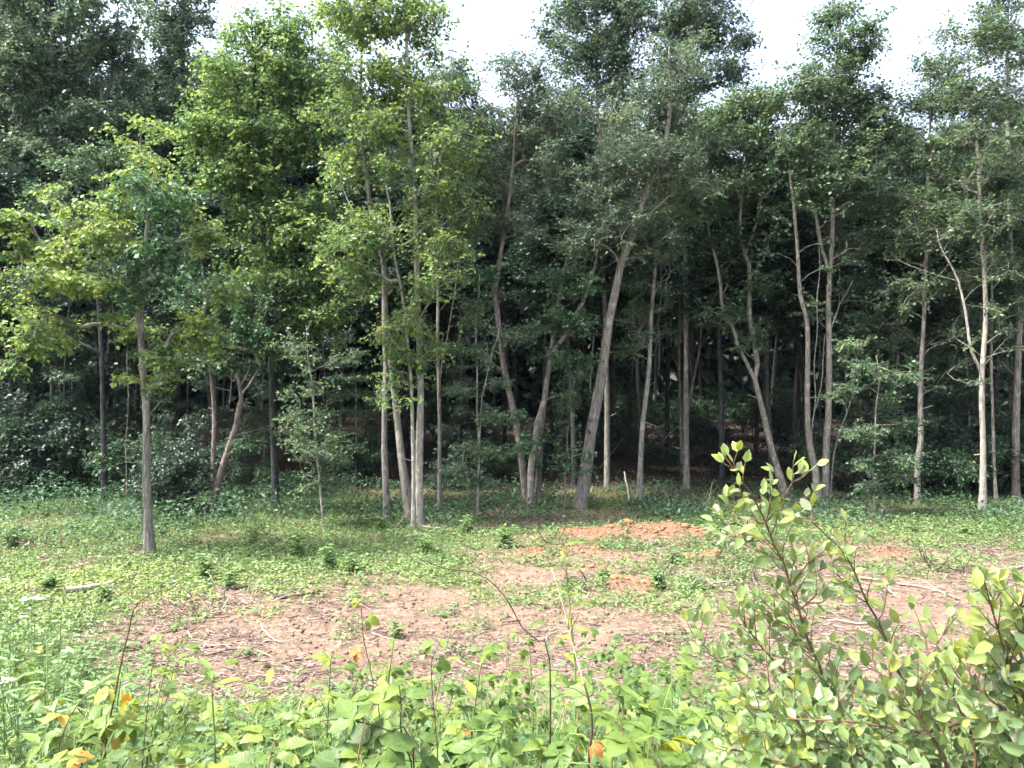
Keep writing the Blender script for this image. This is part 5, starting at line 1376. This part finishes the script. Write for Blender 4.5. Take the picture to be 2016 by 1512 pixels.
# the near shrub on the right: oval silver-backed leaves
def near_shrub(label, base, branches, seed, n_obj=295, dens=1.0, tip_tone=.75, fill=None):
    c = np.random.default_rng(seed)
    base = np.array(base, float)
    root = thing('near_shrub', label, 'shrub', base)
    sites = []           # position, direction, normal, tone, size
    for (pts, r0, r1, ntw, lf_from) in branches:
        P = np.array([at(a, b, Y) for a, b, Y in pts]) - base
        p_ = catmull(P, .03)
        v, f, top = tube(p_, np.linspace(r0, r1, len(p_)), 6, .12, seed)
        br = obj('branch', new_mesh('branch', v, np.vstack([f, top]), smooth=True), M['stem_brown'], root)
        T = norm(np.gradient(p_, axis=0)); n = len(p_)
        def leafrow(q, Tq, step, frac0, tone0):
            s = 0.0
            for i in range(1, len(q)):
                s += np.linalg.norm(q[i] - q[i - 1])
                if s >= step and i / len(q) >= frac0:
                    s = 0
                    perp = norm(np.cross(Tq[i], c.normal(size=3)))
                    D = norm(Tq[i] * .75 + perp + UP * .15)
                    N = norm(np.array([0, -.55, .8]) + c.normal(size=3) * .45)
                    if abs(np.dot(D, N)) > .85: N = N + c.normal(size=3)
                    sites.append((q[i], D, N, float(np.clip(tone0 + c.normal() * .17, 0, 1)), c.uniform(.55, 1.2) * (1 - .3 * i / len(q))))
            sites.append((q[-1], Tq[-1] + c.normal(size=3) * .2, norm(np.array([0, -.7, .7]) + c.normal(size=3) * .3), min(1, tone0 + .15), .7))
        leafrow(p_, T, .022 / dens, lf_from, .45)
        for k in range(ntw):
            t = lf_from * .6 + (1 - lf_from * .6) * (k + c.random()) / ntw; i = min(int(t * n), n - 2)
            sgn = 1 if k % 2 else -1
            lat = norm(np.cross(T[i], np.array([0, -1, .1]))) * sgn
            d = norm(T[i] * .8 + lat * c.uniform(.5, 1.0) + np.array([0, c.normal() * .4, .25]))
            Ln = c.uniform(.07, .18) * (1.15 - .85 * t)
            q = catmull([p_[i], p_[i] + d * Ln * .5 + c.normal(size=3) * .006, p_[i] + d * Ln + UP * .015], .012)
            v, f, top = tube(q, np.linspace(.0018, .0009, len(q)), 4)
            tw = obj('twig', new_mesh('twig', v, np.vstack([f, top]), smooth=True), M['stem_brown'], root)
            leafrow(q, norm(np.gradient(q, axis=0)), .0175 / dens, .08, .42 + (tip_tone - .42) * t ** 2)
    if len(sites) > n_obj:
        near = np.argsort([-(s[4]) + .15 * c.random() for s in sites])
    else:
        near = np.arange(len(sites))
    for i in near[:n_obj]:
        p, D, N, tn, sc = sites[i]
        put_leaf(SH[int(c.integers(0, 4))], root, p, D, N, sc, tn)
    rest = near[n_obj:]
    PP = [sites[i][0] for i in rest]; DD = [sites[i][1] for i in rest]; NN = [sites[i][2] for i in rest]; TT = [sites[i][3] for i in rest]
    LL = [sites[i][4] * .056 for i in rest]
    if fill:
        for px, py, rx, ry, Y, rd, n in fill:
            d = norm(c.normal(size=(n, 3))) * c.random((n, 1)) ** .4 * np.array([rx * Y / FPX, rd, ry * Y / FPX])
            PP += list(at(px, py, Y) - base + d); DD += list(c.normal(size=(n, 3)) + [0, 0, .3]); NN += list(np.array([0, -.4, .8]) + c.normal(size=(n, 3)) * .5)
            TT += list(np.clip(.40 + c.normal(size=n) * .2, 0, 1)); LL += list(c.uniform(.034, .056, n))
    if PP:
        LL = np.array(LL)
        V, F = leaf6(np.array(PP), np.array(DD), np.array(NN), LL, LL * .62, .14, .15)
        o = obj('foliage', new_mesh('foliage', V, F, tint=np.repeat(np.array(TT), 4)), M['leaf_shrub_mass'], root); o['kind'] = 'stuff'
    return root

def gbase(px, Y):
    x = (px - 1008) / FPX * Y
    return (x, Y, float(gz(x, Y)))
b0 = (1690, 1640)
near_shrub('tall shrub with oval yellow-green leaves, its tip highest before the dark wood', gbase(1690, 2.25),
    [([(1690, 1640, 2.25), (1660, 1450, 2.22), (1620, 1330, 2.2), (1590, 1258, 2.18), (1573, 1202, 2.17), (1556, 1154, 2.16), (1542, 1105, 2.15), (1524, 1074, 2.14), (1508, 1030, 2.12), (1480, 975, 2.1), (1450, 930, 2.08), (1428, 900, 2.07)], .0065, .0016, 26, .28),
     ([(1690, 1640, 2.25), (1790, 1390, 2.15), (1771, 1327, 2.12), (1753, 1282, 2.1), (1729, 1223, 2.08), (1708, 1188, 2.06), (1691, 1147, 2.05), (1674, 1108, 2.04), (1649, 1074, 2.03), (1625, 1052, 2.02), (1600, 1028, 2.01), (1580, 1010, 2.0)], .006, .0016, 20, .3),
     ([(1620, 1420, 2.25), (1550, 1330, 2.25), (1503, 1279, 2.24), (1479, 1247, 2.23), (1455, 1213, 2.22), (1432, 1195, 2.21)], .004, .0015, 12, .2),
     ([(1508, 1030, 2.12), (1540, 985, 2.1), (1560, 950, 2.08), (1580, 935, 2.06)], .0025, .0012, 5, .1),
     ([(1600, 1290, 2.2), (1560, 1240, 2.22), (1530, 1210, 2.24), (1500, 1180, 2.25)], .003, .0013, 7, .1),
     ([(1556, 1154, 2.16), (1590, 1110, 2.14), (1622, 1085, 2.12)], .0025, .0012, 5, .1),
     ([(1573, 1202, 2.17), (1620, 1160, 2.2), (1650, 1130, 2.22)], .0025, .0012, 6, .1),
     ([(1542, 1105, 2.15), (1500, 1060, 2.18), (1450, 1030, 2.2), (1418, 1015, 2.2)], .0025, .0012, 7, .15)], 901, 298)
near_shrub('dense low spreading shrub with greyish oval leaves in the lower right corner', gbase(1900, 1.9),
    [([(1980, 1640, 1.9), (2000, 1460, 1.88), (1906, 1421, 1.9), (1819, 1442, 1.92), (1681, 1421, 1.95), (1604, 1417, 1.98), (1538, 1414, 2.0), (1493, 1397, 2.02), (1451, 1372, 2.04)], .008, .0018, 26, .15),
     ([(1900, 1640, 1.9), (1860, 1500, 1.9), (1800, 1400, 1.9), (1760, 1350, 1.92), (1700, 1300, 1.95)], .006, .0018, 16, .1),
     ([(1900, 1640, 1.9), (1780, 1540, 1.95), (1680, 1480, 2.0), (1580, 1450, 2.02), (1480, 1440, 2.05)], .006, .0018, 18, .1),
     ([(1900, 1640, 1.9), (1920, 1480, 1.85), (1880, 1380, 1.85), (1850, 1320, 1.86)], .006, .0018, 14, .1),
     ([(1900, 1640, 1.9), (1740, 1580, 1.9), (1600, 1520, 1.95), (1500, 1490, 1.98), (1420, 1470, 2.0)], .006, .0018, 18, .1),
     ([(1800, 1400, 1.9), (1830, 1300, 1.95), (1856, 1250, 1.96), (1870, 1215, 1.96)], .003, .0012, 6, .3),
     ([(1620, 1500, 2.0), (1540, 1380, 2.05), (1470, 1330, 2.08), (1400, 1290, 2.1), (1366, 1225, 2.12)], .003, .0012, 10, .2)], 902, 298,
    fill=[(1620, 1400, 170, 70, 2.15, .25, 150), (1800, 1450, 200, 50, 2.05, .3, 200), (1500, 1485, 150, 36, 2.15, .25, 110), (1930, 1410, 100, 60, 2.1, .3, 90), (1750, 1520, 260, 30, 1.95, .2, 240)])
near_shrub('leafy shrub branch entering at the right margin, paler and nearest', gbase(2080, 1.7),
    [([(2080, 1640, 1.7), (2040, 1440, 1.68), (1990, 1320, 1.66), (1965, 1240, 1.65), (1950, 1190, 1.64), (1938, 1145, 1.63)], .006, .0016, 20, .25),
     ([(2080, 1640, 1.7), (2060, 1400, 1.66), (2030, 1280, 1.64), (2010, 1200, 1.62), (2000, 1150, 1.62)], .006, .0016, 18, .25),
     ([(2040, 1440, 1.68), (1980, 1400, 1.7), (1920, 1350, 1.72), (1900, 1290, 1.74)], .004, .0015, 12, .1)], 903, 298,
    fill=[(1985, 1270, 50, 90, 1.68, .1, 60), (1990, 1410, 70, 80, 1.7, .12, 60)])

# ------------------------------------------------------------------ thin humid summer haze in the air of the whole place
def build_haze():
    x0, x1, y0, y1, z0, z1 = -420, 420, -220, 520, -2.0, 30.0
    V = np.array([(x, y, z) for z in (z0, z1) for y in (y0, y1) for x in (x0, x1)], float)
    F = np.array([(0, 2, 3, 1), (4, 5, 7, 6), (0, 1, 5, 4), (2, 6, 7, 3), (0, 4, 6, 2), (1, 3, 7, 5)])
    m, n, l, out = _mat('haze_air')
    pv = n.new('ShaderNodeVolumePrincipled')
    pv.inputs['Color'].default_value = (.50, .72, 1.0, 1)
    pv.inputs['Density'].default_value = HAZE
    pv.inputs['Anisotropy'].default_value = .2
    l.new(pv.outputs[0], out.inputs['Volume'])
    h = obj('haze', new_mesh('haze', V, F), m)
    tag(h, 'thin pale haze in the humid summer air', None, None, 'stuff')
HAZE = 0.00018
build_haze()
